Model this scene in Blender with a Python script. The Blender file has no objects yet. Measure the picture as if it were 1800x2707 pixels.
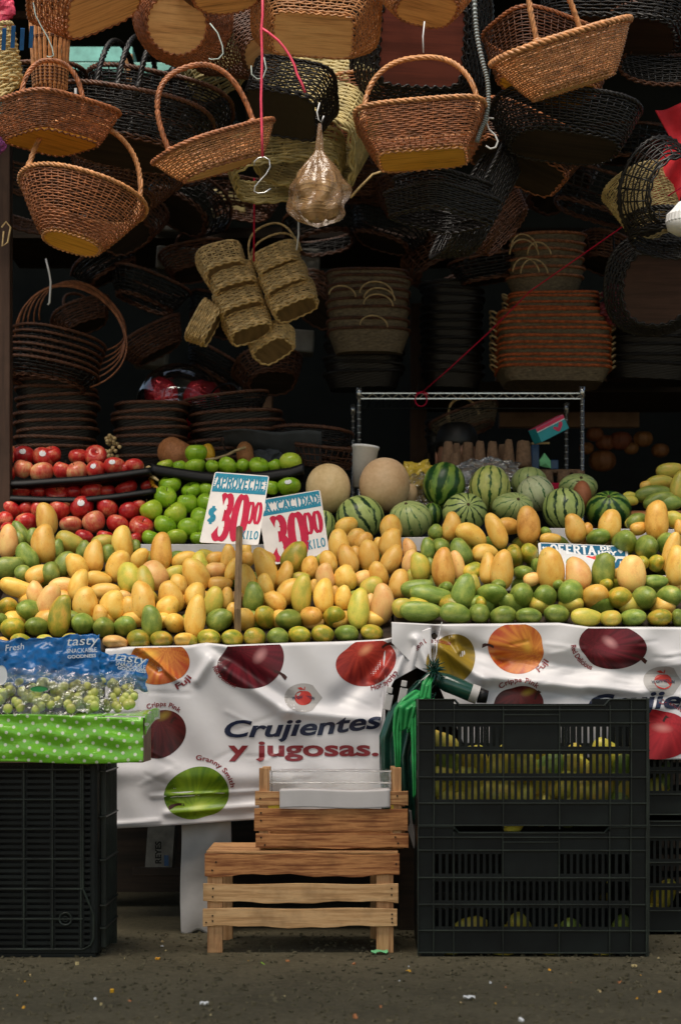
import bpy, bmesh, math, random
from mathutils import Vector, Matrix, Euler, noise
R = math.radians
random.seed(7)
scene = bpy.context.scene
COL = scene.collection
# ---------------------------------------------------------------- camera, sky, sun, exposure
CAMD, CAMH, HORIZ, F = 5.0, 0.68, 1850.0, 5000.0
cd = bpy.data.cameras.new('camera'); cam = bpy.data.objects.new('camera', cd); COL.objects.link(cam)
cam.location = (0, -CAMD, CAMH); cam.rotation_euler = (R(90), 0, 0)
cd.sensor_fit = 'HORIZONTAL'; cd.sensor_width = 36; cd.lens = 100
cd.shift_y = (HORIZ - 1353.5) / 1800.0
cd.clip_end = 500
cd.dof.use_dof = True; cd.dof.focus_distance = 5.55; cd.dof.aperture_fstop = 6.3
scene.camera = cam
scene.render.engine = 'CYCLES'
w = bpy.data.worlds.new('World'); scene.world = w; w.use_nodes = True
nt = w.node_tree; nt.nodes.clear()
sky = nt.nodes.new('ShaderNodeTexSky'); sky.sky_type = 'NISHITA'; sky.sun_disc = False
SUN_EL, SUN_AZ = 62, 196     # azimuth measured clockwise from +Y: the sun stands behind the camera, a little left
sky.sun_elevation = R(SUN_EL); sky.sun_rotation = R(SUN_AZ)
bg = nt.nodes.new('ShaderNodeBackground'); bg.inputs['Strength'].default_value = 0.13
wo = nt.nodes.new('ShaderNodeOutputWorld')
wt = nt.nodes.new('ShaderNodeMix'); wt.data_type = 'RGBA'; wt.blend_type = 'MULTIPLY'; wt.inputs[0].default_value = 1; wt.inputs[7].default_value = (1, .86, .68, 1)   # warm tint over the sky light, in place of white balance
nt.links.new(sky.outputs[0], wt.inputs[6]); nt.links.new(wt.outputs[2], bg.inputs[0]); nt.links.new(bg.outputs[0], wo.inputs[0])
sd = bpy.data.lights.new('sun', 'SUN'); sd.energy = 3.1; sd.angle = R(42); sd.color = (1, .92, .80)
sun = bpy.data.objects.new('sun', sd); COL.objects.link(sun); sun.location = (-1, -4, 6)
sun.rotation_euler = Vector((-math.sin(R(SUN_AZ))*math.cos(R(SUN_EL)), -math.cos(R(SUN_AZ))*math.cos(R(SUN_EL)), -math.sin(R(SUN_EL)))).to_track_quat('-Z', 'Y').to_euler()
scene.view_settings.view_transform = 'Standard'; scene.view_settings.look = 'None'
scene.view_settings.exposure = 0.55; scene.view_settings.gamma = 1

# ---------------------------------------------------------------- helpers
def P(px, py, Y):
    """point at real depth Y that the photo shows at pixel px,py"""
    D = CAMD + Y
    return Vector(((px - 900) / F * D, Y, CAMH + (HORIZ - py) / F * D))
def S(px, Y): return px * (CAMD + Y) / F

def tag(o, label=None, cat=None, group=None, kind=None):
    if label: o['label'] = label
    if cat: o['category'] = cat
    if group: o['group'] = group
    if kind: o['kind'] = kind
    return o
def thing(name, loc, label, cat, rot=(0, 0, 0), group=None):
    o = bpy.data.objects.new(name, None); COL.objects.link(o)
    o.location = loc; o.rotation_euler = rot; o.empty_display_size = .05
    return tag(o, label, cat, group)
class MB:
    def __init__(s): s.v = []; s.f = []; s.c = []; s.usec = False; s.m = []
    def add(s, vs, fs, col=None, mi=0):
        b = len(s.v); s.v.extend([Vector(v) for v in vs])
        for f in fs: s.f.append([b + i for i in f]); s.m.append(mi)
        if col is not None: s.usec = True
        s.c.extend([col or (1, 1, 1)] * len(vs))
        return s
    def box(s, c, size, rot=None, col=None, mi=0):
        x, y, z = [k / 2 for k in size]; vs = [Vector((a*x, b*y, d*z)) for a in (-1, 1) for b in (-1, 1) for d in (-1, 1)]
        if rot is not None: vs = [rot @ v for v in vs]
        c = Vector(c)
        return s.add([v + c for v in vs], [(0,1,3,2),(4,6,7,5),(0,4,5,1),(2,3,7,6),(0,2,6,4),(1,5,7,3)], col, mi)
    def bx(s, x0, x1, y0, y1, z0, z1, col=None, mi=0):
        return s.box(((x0+x1)/2, (y0+y1)/2, (z0+z1)/2), (abs(x1-x0), abs(y1-y0), abs(z1-z0)), None, col, mi)
    def tube(s, pts, r, n=6, closed=False, col=None, cap=True, mi=0):
        pts = [Vector(p) for p in pts]; N = len(pts)
        rs = r if isinstance(r, (list, tuple)) else [r] * N
        vs = []; up = None
        for i, p in enumerate(pts):
            a = pts[(i-1) % N] if (closed or i > 0) else p
            b = pts[(i+1) % N] if (closed or i < N-1) else p
            t = (b - a)
            t = t.normalized() if t.length > 1e-9 else Vector((0, 0, 1))
            if up is None:
                up = Vector((0, 0, 1)) if abs(t.z) < .9 else Vector((1, 0, 0))
            u = (up - t * up.dot(t))
            if u.length < 1e-6: u = Vector((1, 0, 0)) - t * t.x
            u.normalize(); up = u; q = t.cross(u)
            for k in range(n):
                an = 2*math.pi*k/n
                vs.append(p + (u*math.cos(an) + q*math.sin(an)) * rs[i])
        fs = []
        for i in range(N if closed else N-1):
            j = (i+1) % N
            for k in range(n): fs.append((i*n+k, i*n+(k+1) % n, j*n+(k+1) % n, j*n+k))
        if cap and not closed: fs.append(tuple(range(n))[::-1]); fs.append(tuple((N-1)*n+k for k in range(n)))
        return s.add(vs, fs, col, mi)
    def lathe(s, prof, n=24, c=(0, 0, 0), sx=1, sy=1, col=None, fn=None):
        c = Vector(c); vs = []
        for r, z in prof:
            for k in range(n):
                a = 2*math.pi*k/n; v = Vector((r*sx*math.cos(a), r*sy*math.sin(a), z))
                if fn: v = fn(v, a)
                vs.append(v + c)
        fs = [(i*n+k, i*n+(k+1) % n, (i+1)*n+(k+1) % n, (i+1)*n+k) for i in range(len(prof)-1) for k in range(n)]
        return s.add(vs, fs, col)
    def grid(s, fn, nu, nv, col=None, flip=False, mi=0):
        vs = [fn(i/nu, j/nv) for j in range(nv+1) for i in range(nu+1)]
        fs = [(j*(nu+1)+i, j*(nu+1)+i+1, (j+1)*(nu+1)+i+1, (j+1)*(nu+1)+i) for j in range(nv) for i in range(nu)]
        if flip: fs = [f[::-1] for f in fs]
        return s.add(vs, fs, col, mi)
    def build(s, name, mat, parent=None, smooth=False, local=False, solid=0, bevel=0, sub=0):
        me = bpy.data.meshes.new(name)
        if parent is None and not local:
            c = Vector((0, 0, 0))
            if s.v:
                lo = [min(v[i] for v in s.v) for i in range(3)]; hi = [max(v[i] for v in s.v) for i in range(3)]
                c = Vector(((lo[0]+hi[0])/2, (lo[1]+hi[1])/2, lo[2]))
            vs = [v - c for v in s.v]; loc = c
        elif parent is not None and not local: vs = [v - parent_world(parent) for v in s.v]; loc = Vector((0, 0, 0))
        else: vs = s.v; loc = Vector((0, 0, 0))
        me.from_pydata([tuple(v) for v in vs], [], s.f)
        if s.usec:
            ca = me.color_attributes.new('Col', 'FLOAT_COLOR', 'POINT')
            for i, cc in enumerate(s.c): ca.data[i].color = (cc[0], cc[1], cc[2], 1)
        mats = mat if isinstance(mat, (list, tuple)) else [mat]
        for m in mats: me.materials.append(m)
        if len(mats) > 1:
            for i, p in enumerate(me.polygons): p.material_index = s.m[i]
        if smooth:
            for p in me.polygons: p.use_smooth = True
        me.update()
        o = bpy.data.objects.new(name, me); COL.objects.link(o); o.location = loc
        if parent is not None: o.parent = parent
        if solid: md = o.modifiers.new('s', 'SOLIDIFY'); md.thickness = solid; md.offset = 0
        if bevel: md = o.modifiers.new('b', 'BEVEL'); md.width = bevel; md.segments = 2; md.limit_method = 'ANGLE'
        if sub: md = o.modifiers.new('u', 'SUBSURF'); md.levels = sub; md.render_levels = sub
        return o
def parent_world(p):
    v = Vector((0, 0, 0))
    while p is not None: v = v + Vector(p.location); p = p.parent
    return v
def copy_tree(o, parent=None):
    c = o.copy(); COL.objects.link(c); c.parent = parent
    for ch in list(o.children): copy_tree(ch, c)
    return c

# ---------------------------------------------------------------- materials
class NT:
    def __init__(s, name):
        s.m = bpy.data.materials.new(name); s.m.use_nodes = True; s.t = s.m.node_tree; s.n = s.t.nodes; s.l = s.t.links
        s.b = s.n['Principled BSDF']; s.out = s.n['Material Output']
    def new(s, t, **k):
        n = s.n.new(t)
        for a, v in k.items(): setattr(n, a, v)
        return n
    def link(s, a, b): s.l.new(a, b)
    def coord(s, kind='Object', scale=(1, 1, 1), rand=False):
        tc = s.new('ShaderNodeTexCoord'); mp = s.new('ShaderNodeMapping'); mp.inputs['Scale'].default_value = scale
        s.link(tc.outputs[kind], mp.inputs['Vector'])
        if rand:
            oi = s.new('ShaderNodeObjectInfo'); m = s.new('ShaderNodeMath', operation='MULTIPLY'); m.inputs[1].default_value = 37
            s.link(oi.outputs['Random'], m.inputs[0]); s.link(m.outputs[0], mp.inputs['Location'])
        return mp.outputs[0]
    def noise(s, vec, scale, detail=4, rough=.55):
        n = s.new('ShaderNodeTexNoise'); n.inputs['Scale'].default_value = scale; n.inputs['Detail'].default_value = detail; n.inputs['Roughness'].default_value = rough
        s.link(vec, n.inputs['Vector']); return n.outputs[0]
    def ramp(s, fac, stops, interp='LINEAR'):
        r = s.new('ShaderNodeValToRGB'); r.color_ramp.interpolation = interp
        e = r.color_ramp.elements
        while len(e) < len(stops): e.new(.5)
        for i, (p, c) in enumerate(stops): e[i].position = p; e[i].color = (*c, 1)
        s.link(fac, r.inputs[0]); return r.outputs[0]
    def mix(s, fac, a, b, mode='MIX'):
        m = s.new('ShaderNodeMix', data_type='RGBA', blend_type=mode)
        for sock, v in ((m.inputs[0], fac), (m.inputs[6], a), (m.inputs[7], b)):
            if isinstance(v, (int, float)): sock.default_value = v
            elif isinstance(v, (tuple, list)): sock.default_value = (*v, 1)
            else: s.link(v, sock)
        return m.outputs[2]
    def math(s, op, a, b=None):
        m = s.new('ShaderNodeMath', operation=op)
        for i, v in enumerate((a, b)):
            if v is None: continue
            if isinstance(v, (int, float)): m.inputs[i].default_value = v
            else: s.link(v, m.inputs[i])
        return m.outputs[0]
    def base(s, c):
        if isinstance(c, (tuple, list)): s.b.inputs['Base Color'].default_value = (*c, 1)
        else: s.link(c, s.b.inputs['Base Color'])
    def bump(s, h, strength=.3, dist=.002):
        b = s.new('ShaderNodeBump'); b.inputs['Strength'].default_value = strength; b.inputs['Distance'].default_value = dist
        s.link(h, b.inputs['Height']); s.link(b.outputs[0], s.b.inputs['Normal'])
    def set(s, rough=.5, spec=.5, metal=0, trans=0, alpha=1, coat=0):
        i = s.b.inputs; i['Roughness'].default_value = rough; i['Specular IOR Level'].default_value = spec; i['Metallic'].default_value = metal
        i['Transmission Weight'].default_value = trans; i['Alpha'].default_value = alpha; i['Coat Weight'].default_value = coat
        return s.m

def simple(name, c, rough=.5, var=.25, nscale=30, bump=.15, bdist=.001, spec=.5, metal=0, rand=False, stretch=(1, 1, 1)):
    t = NT(name); v = t.coord('Object', stretch, rand); n = t.noise(v, nscale)
    dark = tuple(k*(1-var) for k in c); light = tuple(min(1, k*(1+var)) for k in c)
    t.base(t.ramp(n, [(.3, dark), (.7, light)])); t.bump(n, bump, bdist)
    return t.set(rough, spec, metal)
def wood(name, c1, c2, axis='x', scale=1.0, rough=.65, dirt=.5):
    t = NT(name); st = {'x': (1.5, 25, 25), 'z': (25, 25, 1.5), 'y': (25, 1.5, 25)}[axis]
    v = t.coord('Object', tuple(k*scale for k in st), True); n = t.noise(v, 2.2, 8, .65)
    c = t.ramp(n, [(.30, tuple(k*.55 for k in c1)), (.44, c1), (.56, c2), (.74, tuple(k*.7 for k in c1))])
    v2 = t.coord('Object', (1, 1, 1), True); n2 = t.noise(v2, 9, 5, .6)
    c = t.mix(t.math('MULTIPLY', t.ramp(n2, [(.5, (0, 0, 0)), (.75, (1, 1, 1))]), dirt), c, tuple(k*.35 for k in c1))
    t.base(c); t.bump(n, .35, .001); return t.set(rough, .3)
def fruit(name, stops, spots=.5, rough=.38, scale=14, spotcol=(.03, .015, .008), zgrad=None, coat=0.0, hue=.03, sp=55):
    t = NT(name); v = t.coord('Object', (1, 1, 1), True); n = t.noise(v, scale, 4, .5)
    if zgrad:
        sp = t.new('ShaderNodeSeparateXYZ'); tc = t.new('ShaderNodeTexCoord'); t.link(tc.outputs['Object'], sp.inputs[0])
        n = t.math('ADD', n, t.math('MULTIPLY', sp.outputs[2], zgrad))
    c = t.ramp(n, stops)
    n3 = t.noise(v, scale*9, 3, .6)
    c = t.mix(.18, c, t.ramp(n3, [(.35, tuple(k*.75 for k in stops[0][1])), (.65, tuple(min(1, k*1.15) for k in stops[-1][1]))]))
    if spots:
        vo = t.new('ShaderNodeTexVoronoi'); vo.inputs['Scale'].default_value = sp; t.link(v, vo.inputs['Vector'])
        n4 = t.noise(v, sp*.45, 2, .5)
        sm = t.math('MULTIPLY', t.ramp(vo.outputs[0], [(.06, (1, 1, 1)), (.13, (0, 0, 0))]), t.ramp(n4, [(.56, (0, 0, 0)), (.62, (1, 1, 1))]))
        n5 = t.noise(v, sp*.33, 7, .78)
        sc = t.ramp(n5, [(.60, (0, 0, 0)), (.70, (1, 1, 1))])
        c = t.mix(t.math('MULTIPLY', sc, .55*spots), c, (.16, .07, .015))
        c = t.mix(t.math('MULTIPLY', sm, spots), c, spotcol)
    oi = t.new('ShaderNodeObjectInfo'); hs = t.new('ShaderNodeHueSaturation')
    t.link(t.math('ADD', t.math('MULTIPLY', oi.outputs['Random'], hue), .5-hue/2), hs.inputs['Hue'])
    t.link(t.math('ADD', t.math('MULTIPLY', oi.outputs['Random'], .25), .86), hs.inputs['Value'])
    t.link(c, hs.inputs['Color']); t.base(hs.outputs[0]); t.bump(n3, .12, .0006)
    return t.set(rough, .45, coat=coat)
M = {}
M['mY'] = fruit('ripe mango skin', [(.28, (.72, .32, .045)), (.46, (.84, .47, .085)), (.64, (.86, .55, .14)), (.80, (.64, .54, .09))], 1, .42, 1.5, hue=.012, sp=4.5)
M['mP'] = fruit('peach mango skin', [(.3, (.78, .36, .11)), (.5, (.86, .50, .17)), (.7, (.84, .56, .18))], .9, .42, 1.5, hue=.012, sp=5)
M['mO'] = fruit('orange mango skin', [(.3, (.60, .25, .03)), (.5, (.82, .43, .085)), (.7, (.82, .50, .10))], 1, .42, 1.5, hue=.012, sp=4)
M['mG'] = fruit('green mango skin', [(.3, (.09, .17, .02)), (.5, (.18, .27, .045)), (.66, (.32, .38, .07)), (.76, (.46, .42, .08))], .6, .42, 1.5, hue=.02, sp=5)
M['mL'] = fruit('yellow green mango skin', [(.3, (.36, .38, .05)), (.5, (.55, .48, .07)), (.7, (.72, .48, .08))], .6, .42, 1.5, hue=.02, sp=5)
M['mM'] = fruit('half ripe mango skin', [(.3, (.14, .22, .02)), (.48, (.35, .34, .03)), (.6, (.62, .42, .05)), (.75, (.72, .40, .06))], .7, .42, 1.3, hue=.02, sp=5)
M['cant'] = fruit('netted melon skin', [(.3, (.55, .34, .16)), (.5, (.66, .45, .25)), (.7, (.70, .52, .33))], .2, .75, 9)
M['gourd'] = fruit('gourd skin', [(.3, (.32, .10, .03)), (.6, (.50, .18, .07)), (.8, (.60, .26, .12))], .3, .6, 9)
M['gold'] = fruit('golden skin', [(.3, (.65, .26, .01)), (.7, (.80, .42, .03))], .2, .4, 2)
M['dimfruit'] = fruit('dim orange skin', [(.3, (.12, .04, .01)), (.7, (.22, .08, .03))], .2, .6, 2)  # orange fruit darkened: background shade put into the skin colour
def apple_mat(name, a, b, c, dots=True):
    t = NT(name); v = t.coord('Object', (1, 1, .12), True); n = t.noise(v, 9, 5, .65)
    v2 = t.coord('Object', (1, 1, 1), True); n2 = t.noise(v2, 1.1, 3, .5)
    f = t.math('ADD', t.math('MULTIPLY', n, .45), t.math('MULTIPLY', n2, .6))
    cc = t.ramp(f, [(.38, a), (.52, b), (.68, c)])
    vo = t.new('ShaderNodeTexVoronoi'); vo.inputs['Scale'].default_value = 13; t.link(v2, vo.inputs['Vector'])
    cc = t.mix(t.math('MULTIPLY', t.ramp(vo.outputs[0], [(.10, (1, 1, 1)), (.16, (0, 0, 0))]), .22), cc, (.8, .6, .4))
    t.base(cc); return t.set(.28, .45, coat=.12)
M['aR'] = apple_mat('red apple skin', (.40, .010, .014), (.60, .035, .03), (.78, .30, .14))
M['aP'] = apple_mat('blush apple skin', (.50, .03, .03), (.68, .16, .09), (.78, .46, .20))
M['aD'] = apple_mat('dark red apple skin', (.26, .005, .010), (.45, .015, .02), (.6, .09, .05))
M['aG'] = apple_mat('green apple skin', (.16, .33, .01), (.26, .46, .02), (.42, .58, .05))
M['aL'] = apple_mat('lime apple skin', (.30, .46, .02), (.42, .56, .04), (.58, .64, .08))
def melon_mat(name, base1, base2, stripe, n=11, width=.25):
    t = NT(name); tc = t.new('ShaderNodeTexCoord'); sp = t.new('ShaderNodeSeparateXYZ'); t.link(tc.outputs['Object'], sp.inputs[0])
    v = t.coord('Object', (1, 1, .45), True); nz = t.noise(v, 26, 5, .7); nz2 = t.noise(v, 90, 4, .6)
    ang = t.math('DIVIDE', t.math('ARCTAN2', sp.outputs[1], sp.outputs[0]), 2*math.pi)
    ph = t.math('ADD', t.math('MULTIPLY', ang, n), t.math('MULTIPLY', t.math('SUBTRACT', nz, .5), 1.3))
    fr = t.math('ABSOLUTE', t.math('SUBTRACT', t.math('FRACT', ph), .5))
    fr = t.math('ADD', fr, t.math('MULTIPLY', t.math('SUBTRACT', nz2, .5), .36))
    # thin wobbling side veins of the rind
    st = t.ramp(fr, [(width*.55, (1, 1, 1)), (width, (0, 0, 0))])
    b = t.ramp(nz, [(.35, base1), (.65, base2)])
    b = t.mix(t.ramp(nz2, [(.45, (0, 0, 0)), (.7, (.35, .35, .35))]), b, tuple(k*.55 for k in base1))
    t.base(t.mix(st, b, stripe)); return t.set(.36, .45)
M['w1'] = melon_mat('watermelon rind dark', (.13, .27, .04), (.34, .42, .07), (.012, .06, .012), 9, .34)
M['w2'] = melon_mat('watermelon rind', (.34, .44, .12), (.48, .56, .18), (.012, .045, .014), 12, .17)
M['w3'] = melon_mat('watermelon rind pale', (.38, .46, .15), (.52, .58, .22), (.08, .18, .05), 12, .10)
M['w4'] = melon_mat('watermelon rind very pale', (.56, .60, .32), (.66, .68, .42), (.05, .16, .04), 10, .07)
M['w5'] = melon_mat('watermelon rind yellow', (.42, .50, .11), (.72, .68, .22), (.03, .10, .02), 12, .15)
# wicker
M['wick'] = simple('reddish willow', (.34, .125, .050), .42, .55, 60, .3, spec=.5)
M['wickhi'] = simple('honey willow', (.50, .23, .09), .42, .45, 60, .3, spec=.5)
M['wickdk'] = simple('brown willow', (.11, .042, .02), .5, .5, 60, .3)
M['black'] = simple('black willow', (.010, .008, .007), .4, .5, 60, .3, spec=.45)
M['straw'] = simple('pale palm', (.55, .43, .20), .6, .35, 40, .3)
M['strawg'] = simple('green tinted palm', (.54, .44, .20), .6, .4, 25, .3)
M['palm'] = simple('dry palm strip', (.58, .41, .19), .6, .45, 50, .3)
M['rimo'] = simple('orange dyed braid', (.48, .11, .025), .6, .5, 60, .5, rand=True)
M['wallg'] = simple('grey brown weave', (.16, .12, .07), .6, .5, 70, .6, rand=True, stretch=(1, 1, 3))
M['board'] = wood('plywood base', (.64, .36, .15), (.80, .50, .22), 'x', 1.6, .6, .15)
M['boardy'] = wood('yellow plywood base', (.74, .36, .045), (.88, .47, .07), 'x', 1.6, .55, .15)
M['boardr'] = wood('reddish base board', (.11, .028, .018), (.16, .04, .025), 'x', .5, .45, .3)
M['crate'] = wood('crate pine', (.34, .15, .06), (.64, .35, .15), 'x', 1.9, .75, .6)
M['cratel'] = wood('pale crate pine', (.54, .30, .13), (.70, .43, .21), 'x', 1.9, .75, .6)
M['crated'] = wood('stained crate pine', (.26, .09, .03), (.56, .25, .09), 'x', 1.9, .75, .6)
M['cratez'] = wood('crate post pine', (.46, .23, .10), (.60, .34, .16), 'z', 1.9, .75, .6)
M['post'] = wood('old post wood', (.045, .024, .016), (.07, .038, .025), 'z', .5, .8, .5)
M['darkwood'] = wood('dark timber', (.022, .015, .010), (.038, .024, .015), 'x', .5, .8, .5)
# plastics, cloth, metal
M['dark'] = simple('black crate plastic', (.0034, .0050, .0044), .48, .9, 9, .15, spec=.25)
M['darkrib'] = simple('crate rib plastic', (.012, .017, .012), .42, .8, 11, .15, spec=.4)
M['tray'] = simple('black foam tray', (.005, .005, .006), .5, .2, 60, .2, spec=.25)
M['tarp'] = simple('dark green film', (.010, .05, .035), .22, .4, 12, .4, .004, .6)
M['gbag'] = simple('green carrier film', (.022, .30, .075), .42, .35, 14, .5, .004, .5)
M['wire'] = simple('galvanised wire', (.55, .56, .56), .35, .1, 80, .1, metal=.9)
M['wireg'] = simple('grey green hook wire', (.42, .50, .46), .45, .1, 80, .1)
M['chrome'] = simple('shelf chrome', (.62, .63, .63), .25, .1, 80, .05, metal=.9)
M['hose'] = simple('grey conduit', (.20, .23, .23), .4, .2, 80, .1)
M['pink'] = simple('pink plastic twine', (.75, .06, .12), .45, .25, 50, .3)
M['white'] = simple('white painted board', (.62, .60, .60), .6, .08, 20, .2)
M['cup'] = simple('foam cup white', (.72, .72, .72), .6, .05, 120, .2)
M['dimbox'] = simple('dim card', (.15, .145, .13), .8, .3, 12)  # pale card with the shade at the back put into its colour
M['boardd'] = wood('dim base board', (.04, .018, .012), (.065, .03, .02), 'x', .5, .6, .3)  # less lit copy of the reddish base board, shade in the colour
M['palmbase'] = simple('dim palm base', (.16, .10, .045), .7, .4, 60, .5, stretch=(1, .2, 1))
M['paper'] = simple('white paper', (.56, .52, .51), .7, .06, 15, .3, .003)
M['sheet'] = simple('grey white plastic sheet', (.42, .40, .39), .45, .2, 8, .5, .006)
M['redc'] = simple('red cloth', (.62, .02, .03), .8, .2, 20, .4)
M['teal'] = simple('teal painted beam', (.22, .52, .46), .5, .25, 20, .2)
M['hair'] = simple('black hair', (.008, .007, .006), .5, .3, 80, .3)
M['skin'] = simple('skin', (.42, .20, .12), .5, .1, 30, .1)
M['shirt'] = simple('dark shirt', (.02, .025, .04), .8, .3, 30, .3)
M['pulp'] = simple('brown pulp', (.20, .115, .065), .9, .3, 90, .6, .002)
M['pinkbox'] = simple('pink print card', (.62, .03, .10), .5, .1)
M['tealbox'] = simple('teal print card', (.02, .33, .38), .5, .1)
M['navyprint'] = simple('navy print', (.008, .014, .045), .4, .1)
M['redprint'] = simple('dark red print', (.20, .010, .016), .4, .15)
M['magenta'] = simple('crimson card ink', (.50, .006, .045), .6, .12, 40, spec=.2)
M['cyanink'] = simple('cyan card ink', (.015, .22, .33), .6, .15, 60, spec=.2)
M['blueink'] = simple('deep blue card ink', (.01, .11, .21), .6, .12, 60, spec=.2)
M['redink'] = simple('bright red card ink', (.75, .03, .02), .4, .1, 60)
M['card'] = simple('aged white card', (.68, .63, .60), .45, .10, 18, .1)
M['cardw'] = simple('clean white card', (.70, .69, .69), .4, .05, 18, .1)
M['whiteink'] = simple('white lettering', (.75, .76, .78), .5, .05)
M['bluebag'] = simple('blue printed film', (.004, .10, .30), .28, .35, 30, .6, .004, .4)
M['grape'] = fruit('green grape skin', [(.3, (.44, .50, .10)), (.6, (.60, .60, .17)), (.8, (.66, .58, .22))], 0, .3, 2)
M['stem'] = simple('twig', (.08, .05, .02), .8)
M['stick'] = simple('wooden stake', (.17, .11, .055), .7, .4, 60, .3, stretch=(1, 1, .2))
M['papgreen'] = simple('green paper', (.16, .50, .22), .6, .1)
M['blueplastic'] = simple('blue plastic', (.01, .06, .16), .4, .2)
M['yellowbag'] = simple('yellow film bag', (.60, .42, .04), .3, .3, 25, .9, .01, .6)
M['cloth'] = simple('grey cloth', (.06, .065, .07), .85, .2, 30, .4)
M['brownpaper'] = simple('brown paper', (.24, .15, .10), .9, .2, 20, .5)
t = NT('print'); a = t.new('ShaderNodeAttribute', attribute_name='Col'); t.base(a.outputs['Color']); M['print'] = t.set(.4, .35)
t = NT('banner vinyl'); v = t.coord('Object'); n = t.noise(v, 5, 4, .5); t.base(t.ramp(n, [(.3, (.60, .58, .60)), (.7, (.68, .66, .67))])); n2 = t.noise(v, 16, 3, .5); t.bump(n2, .35, .004); M['vinyl'] = t.set(.38, .4)
def film(name, col, alpha, rough=.08, bump=.8, dist=.01, scale=30, gk=1.9):
    t = NT(name); v = t.coord('Object', (1, 1, 1)); n = t.noise(v, scale, 4, .65); t.bump(n, bump, dist); t.base(col); t.set(rough, .8)
    tr = t.new('ShaderNodeBsdfTransparent'); tr.inputs[0].default_value = (*[min(1, .80+.22*k) for k in col], 1)
    gl = t.new('ShaderNodeBsdfGlossy'); gl.inputs['Color'].default_value = (1, 1, 1, 1); gl.inputs['Roughness'].default_value = rough
    bn = [x for x in t.n if x.bl_idname == 'ShaderNodeBump'][0]; t.link(bn.outputs[0], gl.inputs['Normal'])
    fr = t.new('ShaderNodeFresnel'); fr.inputs[0].default_value = 1.5; t.link(bn.outputs[0], fr.inputs['Normal'])
    m1 = t.new('ShaderNodeMixShader'); m1.inputs[0].default_value = alpha; t.link(tr.outputs[0], m1.inputs[1]); t.link(t.b.outputs[0], m1.inputs[2])
    m2 = t.new('ShaderNodeMixShader'); t.link(t.math('MINIMUM', t.math('MULTIPLY', fr.outputs[0], gk), 1.0), m2.inputs[0]); t.link(m1.outputs[0], m2.inputs[1]); t.link(gl.outputs[0], m2.inputs[2]); t.link(m2.outputs[0], t.out.inputs[0])
    return t.m
M['film'] = film('clear film', (.9, .9, .9), .035, .09, .8, .008)
M['film2'] = film('amber clear film', (.50, .29, .14), .34, .18, .5, .01, 30, .9)
M['gball'] = film('clear balloon', (.3, .3, .3), .03, .05, .1, .001)
# polka dot film
t = NT('green polka dot film'); tc = t.new('ShaderNodeTexCoord'); mp = t.new('ShaderNodeMapping'); mp.inputs['Rotation'].default_value = (0, R(38), 0); mp.inputs['Scale'].default_value = (44, 0.0001, 44)
t.link(tc.outputs['Object'], mp.inputs['Vector']); vo = t.new('ShaderNodeTexVoronoi'); vo.inputs['Randomness'].default_value = 0; vo.inputs['Scale'].default_value = 1; t.link(mp.outputs[0], vo.inputs['Vector'])
d = t.ramp(vo.outputs[0], [(.16, (1, 1, 1)), (.21, (0, 0, 0))]); t.base(t.mix(d, (.20, .56, .03), (.78, .82, .62)))
n = t.noise(t.coord('Object'), 14, 5, .6); t.bump(n, .9, .01); M['polka'] = t.set(.22, .5, coat=.25)
# ground
t = NT('worn asphalt'); v = t.coord('Object'); n = t.noise(v, 3, 6, .7); n2 = t.noise(v, 55, 5, .75)
vo = t.new('ShaderNodeTexVoronoi'); vo.inputs['Scale'].default_value = 60; t.link(v, vo.inputs['Vector'])
c = t.ramp(n2, [(.3, (.022, .019, .010)), (.5, (.095, .080, .044)), (.72, (.22, .185, .11))])
c = t.mix(.5, c, t.ramp(n, [(.35, (.065, .055, .030)), (.65, (.17, .142, .085))]))
sp = t.ramp(vo.outputs[0], [(.05, (1, 1, 1)), (.09, (0, 0, 0))]); n3 = t.noise(v, 21, 2, .5)
c = t.mix(t.math('MULTIPLY', sp, t.ramp(n3, [(.62, (0, 0, 0)), (.66, (.6, .6, .6))])), c, (.30, .25, .16)); t.base(c); t.bump(n2, 1.0, .012); M['ground'] = t.set(.8, .3)
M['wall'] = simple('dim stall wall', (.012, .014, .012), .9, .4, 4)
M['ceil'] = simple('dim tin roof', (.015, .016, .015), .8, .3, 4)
# ---------------------------------------------------------------- the setting
CANOPY_EDGE = -1.25  # near-stall edge of the unseen canopy added to block the sun
def gfn(u, v):
    x = -12 + 24*u; y = -7 + 14*v
    return Vector((x, y, 0))
g = MB(); g.grid(gfn, 60, 40); go = g.build('ground', M['ground'], local=True); tag(go, kind='structure')
g = MB(); g.grid(lambda u, v: Vector((-60+120*u, -60+120*v, -.02)), 4, 4); o = g.build('terrain', M['ground'], local=True); tag(o, kind='structure')
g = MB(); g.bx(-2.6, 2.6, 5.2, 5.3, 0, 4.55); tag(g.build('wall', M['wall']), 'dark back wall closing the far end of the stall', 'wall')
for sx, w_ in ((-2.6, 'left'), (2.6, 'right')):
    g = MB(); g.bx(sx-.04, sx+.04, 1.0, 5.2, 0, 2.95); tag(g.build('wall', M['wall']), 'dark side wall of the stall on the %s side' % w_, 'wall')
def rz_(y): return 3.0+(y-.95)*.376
g = MB()
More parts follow.
